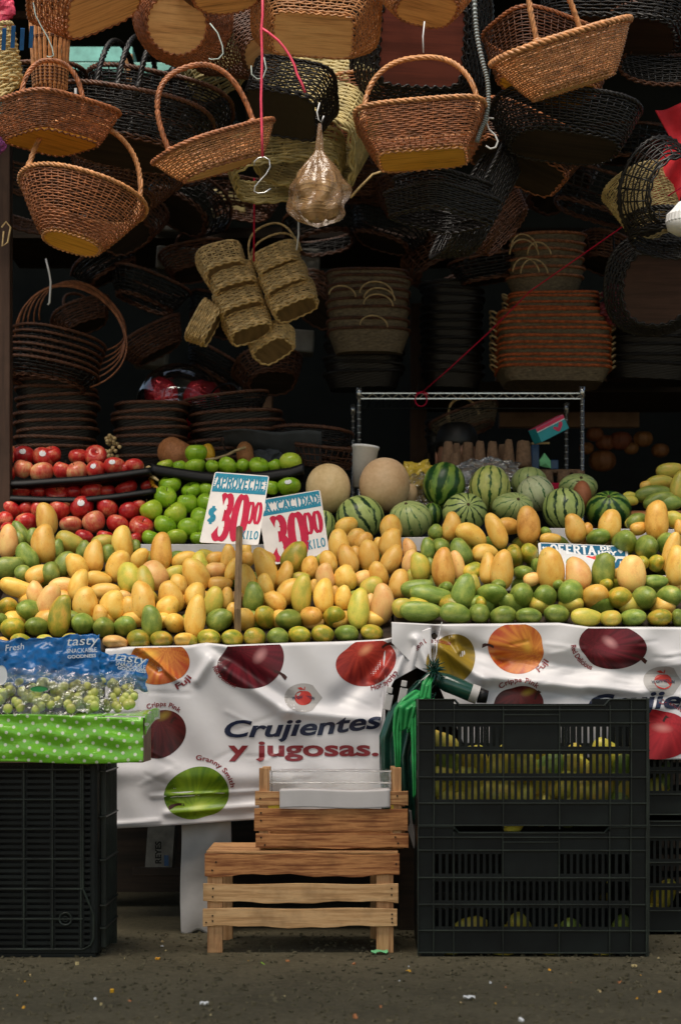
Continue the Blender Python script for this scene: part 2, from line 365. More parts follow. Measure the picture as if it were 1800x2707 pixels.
for (x0, x1, y0, y1) in ((-2.7, 2.7, .95, 2.15), (-2.7, -1.45, 2.15, 2.62), (.15, 2.7, 2.15, 2.62), (-2.7, 2.7, 2.62, 5.3)):
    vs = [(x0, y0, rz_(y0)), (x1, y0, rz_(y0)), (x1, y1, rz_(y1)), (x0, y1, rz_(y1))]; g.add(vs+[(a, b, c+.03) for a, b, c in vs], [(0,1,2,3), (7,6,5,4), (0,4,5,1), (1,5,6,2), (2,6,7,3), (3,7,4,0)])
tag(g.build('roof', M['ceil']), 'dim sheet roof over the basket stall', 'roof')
g = MB(); g.grid(lambda u, v: Vector((-4+8*u, -3.1+(CANOPY_EDGE+3.1)*v, 3.15-.10*math.sin(v*3.14)-.02*math.sin(u*20)*math.sin(v*3.1))), 40, 12); tag(g.build('shade_canopy', M['ceil'], solid=.004), 'unseen canopy added over the lane to shade the lower stall front', 'sun_blocker')  # added out of view so sunlight fades down the banner and crates
# stall posts and beams
def pbox(px0, px1, py0, py1, Y, dep, name, mat, label, cat):
    a = P(px0, py0, Y); b = P(px1, py1, Y); g = MB(); g.bx(a.x, b.x, Y, Y+dep, b.z, a.z); o = g.build(name, mat, bevel=.003); tag(o, label, cat); return o
pbox(-12, 26, -400, 1900, 1.35, .06, 'stall_post', M['post'], 'brown wooden post at the left edge of the stall', 'post')
pbox(1085, 1128, 800, 1500, 3.2, .08, 'stall_post', M['post'], 'brown timber post standing behind the wire shelf', 'post')
pbox(1128, 1330, 1190, 1215, 3.0, .3, 'shelf_plank', M['darkwood'], 'dark plank behind the tall pulp cups', 'shelf')
a = P(160, 120, 2.6); b = P(1330, 150, 2.6)
g = MB(); g.bx(a.x, P(350, 0, 2.6).x, 2.6, 2.9, P(0, 160, 2.6).z, P(0, 122, 2.6).z); o = g.build('painted_beam', M['teal']); tag(o, 'short upper teal beam behind the black basket hoops', 'beam')
pbox(170, 960, 163, 192, 2.45, .08, 'painted_beam', M['teal'], 'long teal painted beam running behind the hanging baskets', 'beam')
pbox(328, 350, 140, 225, 2.4, .04, 'wooden_batten', M['cratez'], 'short wooden batten nailed across the teal beam', 'batten')
pbox(-40, 72, 26, 45, 1.25, .02, 'hanging_pole', M['post'], 'thin pole at the top left behind the striped bag', 'pole')
# long shelves deep in the stall
for py, lab in ((640, 'upper'), (1035, 'lower')):
    g = MB(); a = P(1100 if py > 700 else 20, py, 3.0); b = P(1900, py+26, 3.0); g.bx(a.x, b.x, 2.75, 3.3, b.z, a.z)
    tag(g.build('shelf_plank', M['darkwood']), 'dark %s shelf plank deep inside the basket stall' % lab, 'shelf')
pbox(1310, 1800, 905, 1005, 3.6, .05, 'cardboard_sheet', M['brownpaper'], 'brown panel in the dark behind the wire shelf', 'panel')
pbox(1320, 1690, 1030, 1128, 3.3, .05, 'cardboard_sheet', M['brownpaper'], 'lower brown panel behind the chrome shelf corner', 'panel')

# ---------------------------------------------------------------- fruit table
def table(px0, px1, pyf, Yf, pyb, Yb, label):
    a = P(px0, pyf, Yf); b = P(px1, pyb, Yb); t = thing('market_table', ((a.x+b.x)/2, Yf+.1, 0), label, 'table')
    zf, zb = a.z-.03, b.z-.045
    g = MB(); x0, x1 = P(px0, 0, Yf).x, P(px1, 0, Yf).x
    g.add([(x0, Yf, zf), (x1, Yf, zf), (x1, Yb, zb), (x0, Yb, zb), (x0, Yf, zf-.03), (x1, Yf, zf-.03), (x1, Yb, zb-.03), (x0, Yb, zb-.03)],
          [(0,1,2,3), (7,6,5,4), (0,4,5,1), (1,5,6,2), (2,6,7,3), (3,7,4,0)])
    g.build('table_top', M['darkwood'], t)
    for x in (x0+.04, x1-.04):
        for y in (Yf+.12, Yb-.05):
            g = MB(); z = zf+(zb-zf)*(y-Yf)/(Yb-Yf)-.032; g.bx(x-.025, x+.025, y-.02, y+.02, 0, z); g.build('leg', M['darkwood'], t)
    g = MB(); g.bx(x0, x1, Yb+.0, Yb+.02, .05, zb-.035); g.build('back_board', M['darkwood'], t)
    return t
table(-60, 1040, 1690, .47, 1440, 1.18, 'sloping fruit table under the left pile of mangos')
table(1045, 1900, 1652, .47, 1400, 1.18, 'sloping fruit table under the right pile of mangos')
def tier(px0, px1, py0, Y0, Y1, label):
    a = P(px0, py0, Y0); b = P(px1, py0, Y0); t = thing('display_stand', ((a.x+b.x)/2, Y0, 0), label, 'stand')
    g = MB(); g.bx(a.x, b.x, Y0, Y1, a.z-.02, a.z); g.build('shelf', M['darkwood'], t)
    for x in (a.x+.03, b.x-.03): g = MB(); g.bx(x-.02, x+.02, Y1-.06, Y1-.02, 0, a.z-.02); g.build('leg', M['darkwood'], t)
tier(-60, 1000, 1475, 1.2, 1.75, 'dark raised stand under the apples and cantaloupes')
tier(1010, 1900, 1445, 1.2, 1.75, 'dark raised stand under the watermelons')
def board(px0, px1, py0, py1, Y, label, tilt=0):
    a = P(px0, py0, Y); b = P(px1, py1, Y); g = MB()
    g.box(((a.x+b.x)/2, Y, (a.z+b.z)/2), (b.x-a.x, .012, a.z-b.z), Matrix.Rotation(R(tilt), 3, 'Y'))
    o = g.build('display_board', M['white'], bevel=.002); tag(o, label, 'board'); return o
board(330, 1140, 1439, 1530, 1.17, 'long white edging board between the left mangos and the apples')
board(1440, 1830, 1398, 1470, 1.15, 'white edging board behind the blue price card', .5)
board(1160, 1830, 1520, 1570, .80, 'white edging board behind the first rows of green mangos', .4)
board(990, 1148, 1421, 1470, 1.12, 'short white board edge under the pale watermelon', -1)

# ---------------------------------------------------------------- fruit
def mango_mesh(seed):
    rnd = random.Random(seed); vs = []; fs = []; NZ, N = 20, 24
    bend = rnd.uniform(.14, .34); bp = rnd.uniform(0, 9); fat = rnd.uniform(-.15, -.02); nub = rnd.uniform(.0, .09); flat = rnd.uniform(.80, .92)
    o1, o2 = rnd.uniform(0, 6), rnd.uniform(0, 6)
    for i in range(NZ+1):
        t = math.pi*i/NZ; z = -math.cos(t); r = math.sin(t)**.80 * (1+fat*z)
        for k in range(N):
            a = 2*math.pi*k/N
            rr = r*(1+.02*math.sin(2*a+o1)+.02*math.sin(3*z+o2)*math.cos(a))
            x = rr*math.cos(a) + bend*(z*z*.6 - .2)*(1 if z > 0 else .5); y = rr*math.sin(a)*flat
            wob = 1+.07*noise.noise(Vector((x*1.1+bp, y*1.1, z*1.3))); x *= wob; y *= wob
            zz = z + nub*math.exp(-(r/.22)**2)*(1 if z > 0 else 0)
            if z > .7: x += nub*.8*(z-.7)/.3
            vs.append((x, y, zz))
    for i in range(NZ):
        for k in range(N): fs.append((i*N+k, i*N+(k+1) % N, (i+1)*N+(k+1) % N, (i+1)*N+k))
    me = bpy.data.meshes.new('mango'); me.from_pydata(vs, [], fs)
    b = bmesh.new(); b.from_mesh(me); bmesh.ops.remove_doubles(b, verts=b.verts, dist=.0005); b.to_mesh(me); b.free()
    for p in me.polygons: p.use_smooth = True
    me.materials.append(M['mY']); return me
MANGO = [mango_mesh(s) for s in range(12)]
ZA = (0, 1150, 600/1568); ZB = (500, 1150, 600/1568); ZC = (1000, 1150, 400/1568); ZD = (1350, 1150, 450/1568)
# x, y, width, height, lean (clockwise degrees) or 'e' = end on, colour
LEFT = [(ZA, [(320,585,155,240,-10,'Y'),(305,750,175,270,-5,'Y'),(55,735,140,235,5,'P'),(140,680,125,180,-35,'G'),(185,840,150,200,-30,'G'),(60,915,160,220,75,'G'),(480,740,150,200,110,'L'),(400,785,90,130,0,'G'),(445,890,140,190,30,'G'),(350,950,140,150,0,'G'),(160,955,120,120,60,'G'),(225,700,90,120,0,'G'),(130,720,80,110,0,'G'),(710,740,110,160,80,'L'),(745,820,100,130,0,'G'),(580,800,110,140,20,'G'),(650,840,142,235,0,'Y'),(847,750,155,250,-3,'Y'),(815,905,165,225,20,'Y'),(530,915,150,200,-20,'Y'),(1115,805,150,270,0,'O'),(935,770,80,100,0,'G'),(965,850,110,150,30,'Y'),(262,965,135,185,55,'Y'),(125,1060,135,265,105,'Y'),(430,1050,130,200,80,'P'),(545,1040,140,240,12,'Y'),(680,1000,120,180,100,'Y'),(720,1080,120,220,85,'Y'),(890,985,175,220,-8,'L'),(1065,970,190,210,-30,'P'),(1000,1010,130,220,-12,'L'),(1275,860,110,190,70,'Y'),(1380,890,120,180,-10,'L'),(1350,965,180,240,-22,'Y'),(1210,955,110,150,70,'L'),(1490,860,110,140,60,'Y'),(1490,940,130,150,80,'P'),(1520,1030,110,170,90,'Y'),(1230,1040,130,160,0,'Y'),(985,1150,175,290,-5,'Y'),(1180,1120,170,230,-20,'Y'),(590,1160,175,220,-5,'Y'),(780,1175,178,205,0,'Y'),(340,1150,160,250,15,'P'),(415,1250,170,295,12,'M'),(1350,1110,150,190,10,'Y'),(1350,1255,147,300,5,'Y'),(1475,1150,135,210,15,'L'),(1160,1190,150,165,30,'Y'),(1045,1290,148,230,-5,'G'),(250,1100,130,180,-20,'P'),(890,1190,120,150,0,'Y'),(690,1240,110,140,0,'Y'),
 (55,1190,140,155,'e','M'),(195,1215,180,155,'e','G'),(250,1325,155,150,'e','G'),(90,1335,165,155,'e','M'),(565,1305,155,150,'e','G'),(718,1330,145,165,'e','G'),(868,1320,150,160,'e','G'),(1210,1300,140,155,'e','Y'),(1510,1275,150,185,60,'G'),(10,1285,90,110,'e','G'),(145,1425,145,120,'e','M'),(310,1430,130,120,'e','L'),(495,1420,130,120,'e','L'),(795,1432,165,110,'e','P'),(960,1415,158,140,'e','M'),(1120,1412,152,135,'e','M'),(1275,1420,150,118,'e','Y'),(1445,1408,160,132,'e','M'),(15,1445,100,100,'e','Y')]),
 (ZB, [(270,850,110,190,5,'Y'),(405,855,95,110,0,'Y'),(300,930,95,180,20,'Y'),(395,1010,140,240,-5,'Y'),(525,920,155,300,-18,'Y'),(395,790,80,110,0,'Y'),(660,960,115,190,20,'Y'),(728,845,172,230,22,'M'),(835,915,125,160,0,'O'),(525,1040,115,170,-15,'Y'),(770,985,80,130,90,'L'),(690,1080,150,210,40,'Y'),(778,1100,147,275,5,'L'),(595,1150,130,170,-50,'Y'),(442,1120,152,215,5,'G'),(258,1130,90,160,10,'Y'),(305,1205,90,100,0,'Y'),(960,880,128,170,-10,'Y'),(1035,760,145,230,-8,'Y'),(1085,630,120,165,60,'Y'),(1150,720,130,160,25,'Y'),(1205,740,125,150,30,'Y'),(1095,860,142,225,-15,'Y'),(1240,832,150,215,0,'Y'),(1395,640,160,180,-10,'Y'),(1395,755,160,230,5,'Y'),(1398,860,135,220,30,'Y'),(1520,790,100,160,-10,'P'),(1310,760,80,110,0,'Y'),(1150,820,90,110,0,'Y'),(940,985,142,200,-5,'P'),(932,1110,142,250,0,'Y'),(1080,990,165,180,-15,'Y'),(1195,990,110,130,60,'P'),(1305,965,140,180,-20,'Y'),(1450,1030,142,215,8,'Y'),(1525,880,110,180,10,'P'),(1262,1050,140,165,60,'L'),(1065,1125,125,170,0,'Y'),(1172,1200,150,290,3,'L'),(1330,1170,165,285,8,'P'),(860,1050,70,110,0,'Y'),(1250,1150,80,110,0,'P'),(1010,1090,70,100,0,'Y'),(1540,990,90,130,0,'L'),
 (210,1280,150,180,50,'G'),(375,1275,152,182,'e','Y'),(525,1260,138,172,'e','M'),(685,1275,175,165,'e','G'),(845,1258,150,155,'e','O'),(1005,1255,155,162,'e','M'),(135,1405,160,128,'e','M'),(295,1405,152,140,'e','M'),(450,1402,150,142,'e','M'),(610,1397,152,130,'e','G'),(765,1385,150,135,'e','M'),(920,1378,158,135,'e','M'),(1088,1372,160,135,'e','G'),(1255,1367,152,132,'e','M'),(12,1422,90,95,'e','M')])]
RIGHT = [(ZC, [(595,1005,160,160,30,'G'),(755,945,195,300,12,'Y'),(965,1040,215,350,118,'Y'),(1220,990,195,400,-22,'Y'),(1340,950,190,260,90,'O'),(510,1180,150,230,0,'G'),(640,1175,200,225,'e','G'),(855,1205,215,290,-30,'G'),(1100,1220,190,265,80,'Y'),(675,1385,245,445,-3,'O'),(815,1350,160,310,-10,'P'),(430,1370,215,300,-8,'L'),(540,1360,110,180,0,'G'),(975,1410,180,220,60,'M'),(1135,1380,180,340,5,'Y'),(1282,1400,240,415,3,'Y'),(1400,1265,180,225,'e','M'),(1500,1430,190,175,'e','G'),(400,1590,200,340,80,'G'),(540,1655,210,435,97,'G'),(885,1620,245,365,10,'G'),(990,1540,140,200,-10,'L'),(1180,1665,325,250,'e','G'),(250,1790,210,220,80,'L'),(440,1830,220,435,93,'G'),(800,1850,215,330,100,'G'),(1045,1850,205,225,'e','G'),(1290,1872,270,195,'e','G'),(1240,1560,150,150,'e','G'),(700,1590,150,160,'e','G'),(1060,1750,120,160,'e','M')]),
 (ZD, [(160,830,222,355,-3,'O'),(320,900,110,120,'e','G'),(365,960,120,200,90,'Y'),(590,860,200,280,-15,'Y'),(700,870,120,130,30,'O'),(915,830,212,300,8,'Y'),(805,945,215,160,'e','G'),(1050,990,225,255,'e','G'),(1255,1037,212,235,'e','G'),(1345,790,232,375,0,'O'),(1180,860,130,170,75,'O'),(1430,990,150,180,'e','G'),(1480,1080,160,380,12,'Y'),(1530,1205,210,375,5,'Y'),(1550,850,90,150,0,'O'),(35,1100,140,195,'e','M'),(168,1090,165,195,'e','M'),(235,1200,80,140,'e','G'),(120,1275,190,155,'e','G'),(195,1330,130,160,75,'P'),(367,1240,262,405,-2,'Y'),(615,1280,240,320,-8,'P'),(855,1250,220,330,5,'G'),(1115,1280,265,340,-3,'P'),(1210,1180,130,150,'e','M'),(1345,1180,150,150,'e','M'),(1340,1350,130,230,90,'G'),(985,1280,80,110,0,'Y'),(1160,790,140,200,60,'G'),(1500,780,160,200,-60,'L'),(100,1480,212,272,'e','G'),(310,1490,212,232,'e','G'),(545,1470,240,282,'e','G'),(780,1490,240,242,'e','Y'),(1002,1502,225,232,'e','M'),(1235,1502,230,225,'e','G'),(1460,1495,222,225,'e','G'),(160,1670,250,150,'e','G'),(415,1650,235,172,'e','G'),(695,1680,172,290,95,'L'),(920,1690,192,165,'e','L'),(1132,1682,220,172,'e','G'),(1370,1682,230,182,'e','M'),(1540,1682,120,180,'e','G'),(430,1380,120,120,'e','G'),(880,1380,120,120,'e','M')])]
TOPR = [(ZD, [(1460,325,140,250,80,'L'),(1380,440,135,290,85,'L'),(1310,540,150,345,80,'G'),(1360,600,150,300,70,'G'),(1455,622,155,250,95,'G'),(1090,560,80,130,80,'L'),(1100,605,100,150,90,'L'),(1545,470,150,290,10,'L'),(1240,462,80,110,70,'Y'),(1150,795,125,210,65,'L')])]
ORD = ['first','second','third','fourth','fifth','sixth','seventh','eighth','ninth','tenth','eleventh','twelfth','thirteenth','fourteenth','fifteenth','sixteenth','seventeenth','eighteenth','nineteenth','twentieth','twenty-first','twenty-second','twenty-third','twenty-fourth','twenty-fifth']
CN = {'Y': 'yellow mango', 'P': 'peach-toned mango', 'O': 'orange mango', 'G': 'green mango', 'L': 'yellow-green mango', 'M': 'half-ripe mango'}
def place_mangos(lists, y0, Y0, y1, Y1, nrow, pile, grp):
    it = []
    for (ox, oy, s), L in lists:
        for (x, y, w_, h_, an, c) in L: it.append((ox+x*s, oy+y*s, w_*s, h_*s, an, c))
    k = 1; rows = {}
    for (px, py, w_, h_, an, c) in it:
        fr = min(.999, max(0, (y0-py)/(y0-y1))); rows.setdefault(int(fr*nrow), []).append((px, py, w_, h_, an, c))
    rn = ['front row', 'second row', 'third row', 'fourth row', 'fifth row', 'sixth row', 'seventh row']
    for r in sorted(rows):
        for i, (px, py, w_, h_, an, c) in enumerate(sorted(rows[r])):
            foot = py if an == 'e' else py + .28*h_*abs(math.cos(R(an)))
            Y = Y0 + (y0-foot)/(y0-y1)*(Y1-Y0)
            Y = max(Y0+.02, min(Y, Y1+.05)); o = bpy.data.objects.new('mango', random.choice(MANGO)); COL.objects.link(o)
            o.location = P(px, py, Y); a, b = S(w_, Y)/2, S(h_, Y)/2
            if an == 'e':
                o.scale = (a*1.03, b*1.1, max(a, b)*1.4)
                o.rotation_euler = (Matrix.Rotation(R(random.uniform(-12, 12)), 3, 'Z') @ Matrix.Rotation(R(90-random.uniform(0, 16)), 3, 'X') @ Matrix.Rotation(R(random.choice((0, 180))+random.uniform(-8, 8)), 3, 'Z')).to_euler()
            else:
                o.scale = (a*.99, a, b*1.01)
                o.rotation_euler = (Matrix.Rotation(R(an), 3, 'Y') @ Matrix.Rotation(R(random.uniform(-14, 4)), 3, 'X') @ Matrix.Rotation(R(random.uniform(-25, 25)+random.choice((0, 180))), 3, 'Z')).to_euler()
            o.material_slots[0].link = 'OBJECT'; o.material_slots[0].material = M['m'+c]
            pose = 'end on' if an == 'e' else ('upright' if abs(an) < 45 else 'sideways')
            tag(o, '%s %s, %s in %s, %s from left' % (CN[c], pose, rn[r], pile, ORD[min(i, 24)]), 'mango', grp)
place_mangos(LEFT, 1715, .45, 1370, 1.15, 7, 'the left pile', 'mangos heaped on the left table')
place_mangos(RIGHT, 1665, .45, 1330, 1.15, 6, 'the right pile', 'mangos heaped on the right table')
place_mangos(TOPR, 1400, 1.2, 1230, 1.6, 3, 'the upper right heap', 'mangos heaped at the upper right')
# filler mass of lower mangos seen in the gaps
def under(px0, px1, py0, py1, Y0, Y1, nx, ny, lab, grp, cols, sz=58):
    for j in range(ny):
        for i in range(nx):
            v = (j+.5)/ny; u = (i+.5+.5*(j % 2))/nx
            py = py0+(py1-py0)*v; px = px0+(px1-px0)*u; Y = Y0+(Y1-Y0)*v + .065
            o = bpy.data.objects.new('mango', random.choice(MANGO)); COL.objects.link(o)
            o.location = P(px, py+6, Y); a = S(sz, Y)/2; o.scale = (a, a, a*1.35)
            o.rotation_euler = (R(random.uniform(60, 110)), R(random.uniform(-30, 30)), R(random.uniform(-50, 50)))
            c = random.choice(cols); o.material_slots[0].link = 'OBJECT'; o.material_slots[0].material = M['m'+c]
            tag(o, '%s half hidden %s, layer %s, %s from left' % (CN[c], lab, ORD[j], ORD[min(i, 24)]), 'mango', grp)
under(0, 1020, 1660, 1450, .50, 1.05, 13, 4, 'deep in left pile', 'mangos heaped on the left table', 'YYGPL')
under(1070, 1790, 1620, 1410, .50, 1.05, 9, 4, 'deep in right pile', 'mangos heaped on the right table', 'GYGLM', 62)

def lump(name, prof_fn, mat, n=28, nz=20, smooth=True):
    vs = []; fs = []
    for i in range(nz+1):
        t = min(3.1415926, math.pi*i/nz)
        for k in range(n):
            a = 2*math.pi*k/n; vs.append(prof_fn(t, a))
    for i in range(nz):
        for k in range(n): fs.append((i*n+k, i*n+(k+1) % n, (i+1)*n+(k+1) % n, (i+1)*n+k))
    me = bpy.data.meshes.new(name); me.from_pydata(vs, [], fs)
    b = bmesh.new(); b.from_mesh(me); bmesh.ops.remove_doubles(b, verts=b.verts, dist=.0008); b.to_mesh(me); b.free()
    for p in me.polygons: p.use_smooth = smooth
    me.materials.append(mat); return me
def applef(seed):
    rnd = random.Random(seed); sk = rnd.uniform(-.06, .06); f = rnd.uniform(.03, .07)
    def fn(t, a):
        z = -math.cos(t); r = math.sin(t)**.82*(1+.10*z) * (1+f*.5*math.cos(5*a)*max(0, -z))
        zz = z*.86 - .28*math.exp(-(r/.30)**2)*(1 if z > 0 else 0) + .16*math.exp(-(r/.25)**2)*(1 if z < 0 else 0)
        return (r*math.cos(a)+sk*z, r*math.sin(a), zz)
    return fn
APPLE = [lump('apple', applef(s), M['aR'], 24, 22) for s in range(3)]
stm = MB(); stm.tube([(0, 0, .55), (.02, 0, .8), (.08, .02, 1.05)], [.035, .03, .045], 5)
STEM = stm.build('stem', M['stem'], local=True).data; bpy.data.objects.remove(bpy.data.objects['stem'])
stk = MB(); stk.grid(lambda u, v: Vector((.30*(v)*math.cos(u*2*math.pi), -1.0-.012+.03*v*v, .26*v*math.sin(u*2*math.pi))), 14, 3)
STK = stk.build('sticker', M['whiteink'], local=True, smooth=True).data; bpy.data.objects.remove(bpy.data.objects['sticker'])
AN = {'R': 'red apple', 'P': 'blush pink apple', 'D': 'dark red apple', 'G': 'green apple', 'L': 'light green apple'}
def place_apples(rows, Z, grp):
    ox, oy, s = Z
    for rl, Y, L in rows:
        L = sorted(L)
        for i, it in enumerate(L):
            x, y, w_, h_, c = it[:5]; sticker = len(it) > 5 and 's' in it[5]; stem = len(it) > 5 and 't' in it[5]
            px, py = ox+x*s, oy+y*s; r = S(max(w_, h_)*s, Y)/2*1.02
            o = bpy.data.objects.new('apple', random.choice(APPLE)); COL.objects.link(o); o.location = P(px, py, Y); o.scale = (r*w_/max(w_, h_, 1)*1.0, r, r*h_/max(w_, h_)*1.08)
            o.rotation_euler = (R(random.uniform(-35, 35)) if not stem else R(62), R(random.uniform(-30, 30)) if not stem else R(-12), R(random.uniform(0, 360)) if not sticker else 0)
            if sticker: o.rotation_euler = (R(-18), R(random.uniform(-15, 15)), R(random.uniform(-12, 12)))
            o.material_slots[0].link = 'OBJECT'; o.material_slots[0].material = M['a'+c]
            st = bpy.data.objects.new('stem', STEM); COL.objects.link(st); st.parent = o
            if sticker: q = bpy.data.objects.new('sticker', STK); COL.objects.link(q); q.parent = o
            extra = ' with round sticker' if sticker else (' with stem hollow showing' if stem else '')
            tag(o, '%s%s %s, %s from left' % (AN[c], extra, rl, ORD[i]), 'apple', grp)
place_apples([
 ('at back of top tray', 1.5, [(55,115,115,110,'P'),(165,145,150,140,'D','s'),(300,160,155,150,'R','s'),(360,135,125,115,'R'),(540,150,130,115,'R'),(660,145,155,125,'R','t')]),
 ('at front of top tray', 1.42, [(30,165,130,135,'R'),(40,262,135,130,'R'),(160,235,132,135,'P'),(290,262,165,145,'P'),(430,248,125,130,'R'),(532,255,155,145,'P'),(662,242,132,130,'R','s'),(790,218,150,125,'R','s'),(925,222,140,105,'R'),(870,235,90,90,'D')]),
 ('on shaded middle tray', 1.45, [(140,392,165,120,'R','s'),(265,395,110,100,'D'),(395,400,155,110,'R','t'),(510,395,110,100,'D'),(635,388,155,125,'R'),(745,392,110,100,'D'),(875,368,155,110,'R'),(1020,352,95,85,'D')]),  # dark red skin on some of these stands for shade between trays
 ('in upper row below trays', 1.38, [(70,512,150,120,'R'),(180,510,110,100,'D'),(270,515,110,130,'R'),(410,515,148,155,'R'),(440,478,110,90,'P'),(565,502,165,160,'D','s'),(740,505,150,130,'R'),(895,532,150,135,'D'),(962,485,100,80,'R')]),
 ('in middle row below trays', 1.32, [(35,585,110,110,'R'),(180,605,150,135,'R'),(490,622,155,115,'P'),(650,602,160,155,'P'),(812,618,155,125,'R'),(975,637,168,145,'R')]),
 ('in lowest row below trays', 1.27, [(580,712,132,120,'D'),(725,705,115,95,'R'),(935,720,90,95,'R'),(60,660,120,110,'R'),(840,690,110,110,'D')]),
], ZA, 'red apples stacked on black trays')
place_apples([
 ('at back of green top tray', 1.50, [(1355,127,152,135,'G'),(1140,208,115,80,'L'),(1240,218,95,90,'G'),(1350,222,152,120,'G')]),
 ('in upper green stack', 1.42, [(1175,342,155,125,'G'),(1325,382,145,110,'G'),(1430,380,120,100,'G')]),
 ('in second row of green stack', 1.38, [(1140,430,158,155,'G'),(1295,475,142,145,'G'),(1430,472,130,145,'G')]),
 ('in third row of green stack', 1.34, [(1047,520,155,145,'L'),(1215,545,165,150,'L'),(1380,565,110,135,'G'),(1490,560,120,130,'G')]),
 ('in fourth row of green stack', 1.30, [(1140,627,160,135,'G'),(1305,647,155,145,'G'),(1430,640,130,130,'G')]),
 ('in lowest row of green stack', 1.26, [(1040,712,122,110,'G'),(1220,712,148,110,'L'),(1372,715,115,100,'G')]),
], ZA, 'green apples stacked beside the red ones')
place_apples([
 ('along front of green top tray', 1.46, [(160,217,92,95,'G'),(265,217,138,118,'G'),(370,212,92,98,'G'),(482,217,142,122,'G'),(590,212,95,95,'G'),(700,192,155,138,'L')]),
 ('behind the price cards', 1.40, [(570,365,95,105,'G'),(690,357,162,118,'G','s'),(600,500,120,120,'G')]),
], ZB, 'green apples stacked beside the red ones')
# black trays
def tray(pts, Y, dep, lip, label):
    g = MB()
    P3 = [P(x, y, Y) for x, y in pts]
    def fn(u, v):
        f = u*(len(P3)-1); i = min(len(P3)-2, int(f)); q = P3[i].lerp(P3[i+1], f-i)
        if v < .3: return Vector((q.x, Y - .008*math.sin(v/.3*1.57), q.z + lip*(1-v/.3)))
        w_ = (v-.3)/.7; return Vector((q.x, Y-.008+dep*w_, q.z - .006*math.sin(w_*3.14)))
    g.grid(fn, 30, 10); o = g.build('fruit_tray', M['tray'], smooth=True, solid=.003); tag(o, label, 'tray', 'black fruit trays'); return o
def zA(L): return [(x*ZA[2], 1150+y*ZA[2]) for x, y in L]
def zB(L): return [(500+x*ZB[2], 1150+y*ZB[2]) for x, y in L]
tray(zA([(-60,355),(150,352),(350,338),(600,322),(850,290),(1045,262)]), 1.37, .26, .019, 'upper black tray curving under the top red apples')
tray(zA([(-60,445),(60,452),(300,462),(560,465),(800,440),(1080,400)]), 1.36, .26, .017, 'lower black tray under the shaded red apples')
tray(zA([(1045,265),(1200,290),(1400,320),(1568,330)])+zB([(500,318),(700,290),(795,258)]), 1.40, .24, .032, 'black tray under the top row of green apples')
tray(zA([(1090,425),(1300,455),(1568,450)])+zB([(500,440),(790,420)]), 1.44, .24, .010, 'black tray hidden behind the price cards')
# melons
def melf(t, a):
    z = -math.cos(t); r = math.sin(t)**.93; return (r*math.cos(a), r*math.sin(a), z)
MEL = lump('watermelon', melf, M['w2'], 36, 26)
def melon(Z, x, y, w_, h_, Y, mat, rot, label, name='watermelon', cat='watermelon', long=1.12):
    ox, oy, s = Z; px, py = ox+x*s, oy+y*s; o = bpy.data.objects.new(name, MEL.copy()); COL.objects.link(o)
    a = S(w_*s, Y)/2; b = S(h_*s, Y)/2; o.location = P(px, py, Y)
    Rm = Euler([R(k) for k in rot]).to_matrix(); o.data.materials[0] = M[mat]
    # shape lives in the mesh so that the rind pattern follows the fruit's own axis
    inv = Rm.transposed(); sc = Vector((a, (a+b)/2*long*.92, b))
    for v in o.data.vertices:
        q = Rm @ v.co; q = Vector((q.x*sc.x, q.y*sc.y, q.z*sc.z)); v.co = inv @ q
    o.rotation_euler = [R(k) for k in rot]
    g = MB(); top = max((v.co for v in o.data.vertices), key=lambda c: c.z)
    g.tube([(top.x*.0, 0, top.z*.99), (0, 0, top.z+.003)], [.006, .004], 8); g.build('stem_end', M['stem'], o, local=True)
    tag(o, label, cat, cat+'s on the raised stand'); return o
melon(ZC, 680,525,445,485,1.45,'w1',(0,22,40),'dark green striped watermelon at the left end of the top row')
melon(ZC, 1155,560,435,490,1.45,'w5',(-12,5,10),'watermelon with a yellow sunned top beside the dark striped one')
melon(ZC, 895,805,465,410,1.30,'w2',(72,20,0),'boldly striped watermelon with its stem end facing forward in centre')
melon(ZC, 330,875,450,385,1.30,'w3',(25,-35,30),'pale green watermelon low beside the right cantaloupe')
melon(ZC, 560,830,220,260,1.42,'w1',(0,-10,60),'dark watermelon mostly hidden behind the pale low one')
melon(ZD, 170,440,335,290,1.55,'w3',(-20,10,0),'light green watermelon behind the whitish one')
melon(ZD, 230,540,345,330,1.42,'w4',(0,-28,20),'whitish watermelon with thin green veins')
melon(ZC, 1390,745,430,300,1.32,'w3',(65,35,0),'pale watermelon with its dry stem end up, beside the centre one')
melon(ZD, 485,680,392,385,1.32,'w2',(-8,0,15),'upright dark veined watermelon in the middle of the right half')
melon(ZD, 620,480,360,250,1.55,'w3',(60,10,0),'light watermelon at the back next to the empty dark gap')
melon(ZD, 900,690,422,345,1.36,'w1',(55,-10,0),'dark star striped watermelon at the right end')
melon(ZD, 655,570,175,300,1.42,'gourd',(0,-15,0),'brown scarred melon between the back and right watermelons')
melon(ZB, 1182,570,330,300,1.33,'w2',(-20,-28,20),'glossy striped watermelon between the two cantaloupes')
melon(ZB, 930,640,170,240,1.33,'w2',(0,10,50),'striped watermelon peeking out behind the second price card')
melon(ZB, 960,370,310,345,1.42,'cant',(5,0,0),'round tan cantaloupe on the left','cantaloupe','cantaloupe',1)
melon(ZB, 1350,345,352,375,1.42,'cant',(-10,4,0),'larger tan cantaloupe on the right beside the foam cup','cantaloupe','cantaloupe',1)
melon(ZB, 1525,410,110,150,1.50,'cant',(0,0,0),'small tan cantaloupe behind the larger one','cantaloupe','cantaloupe',1)
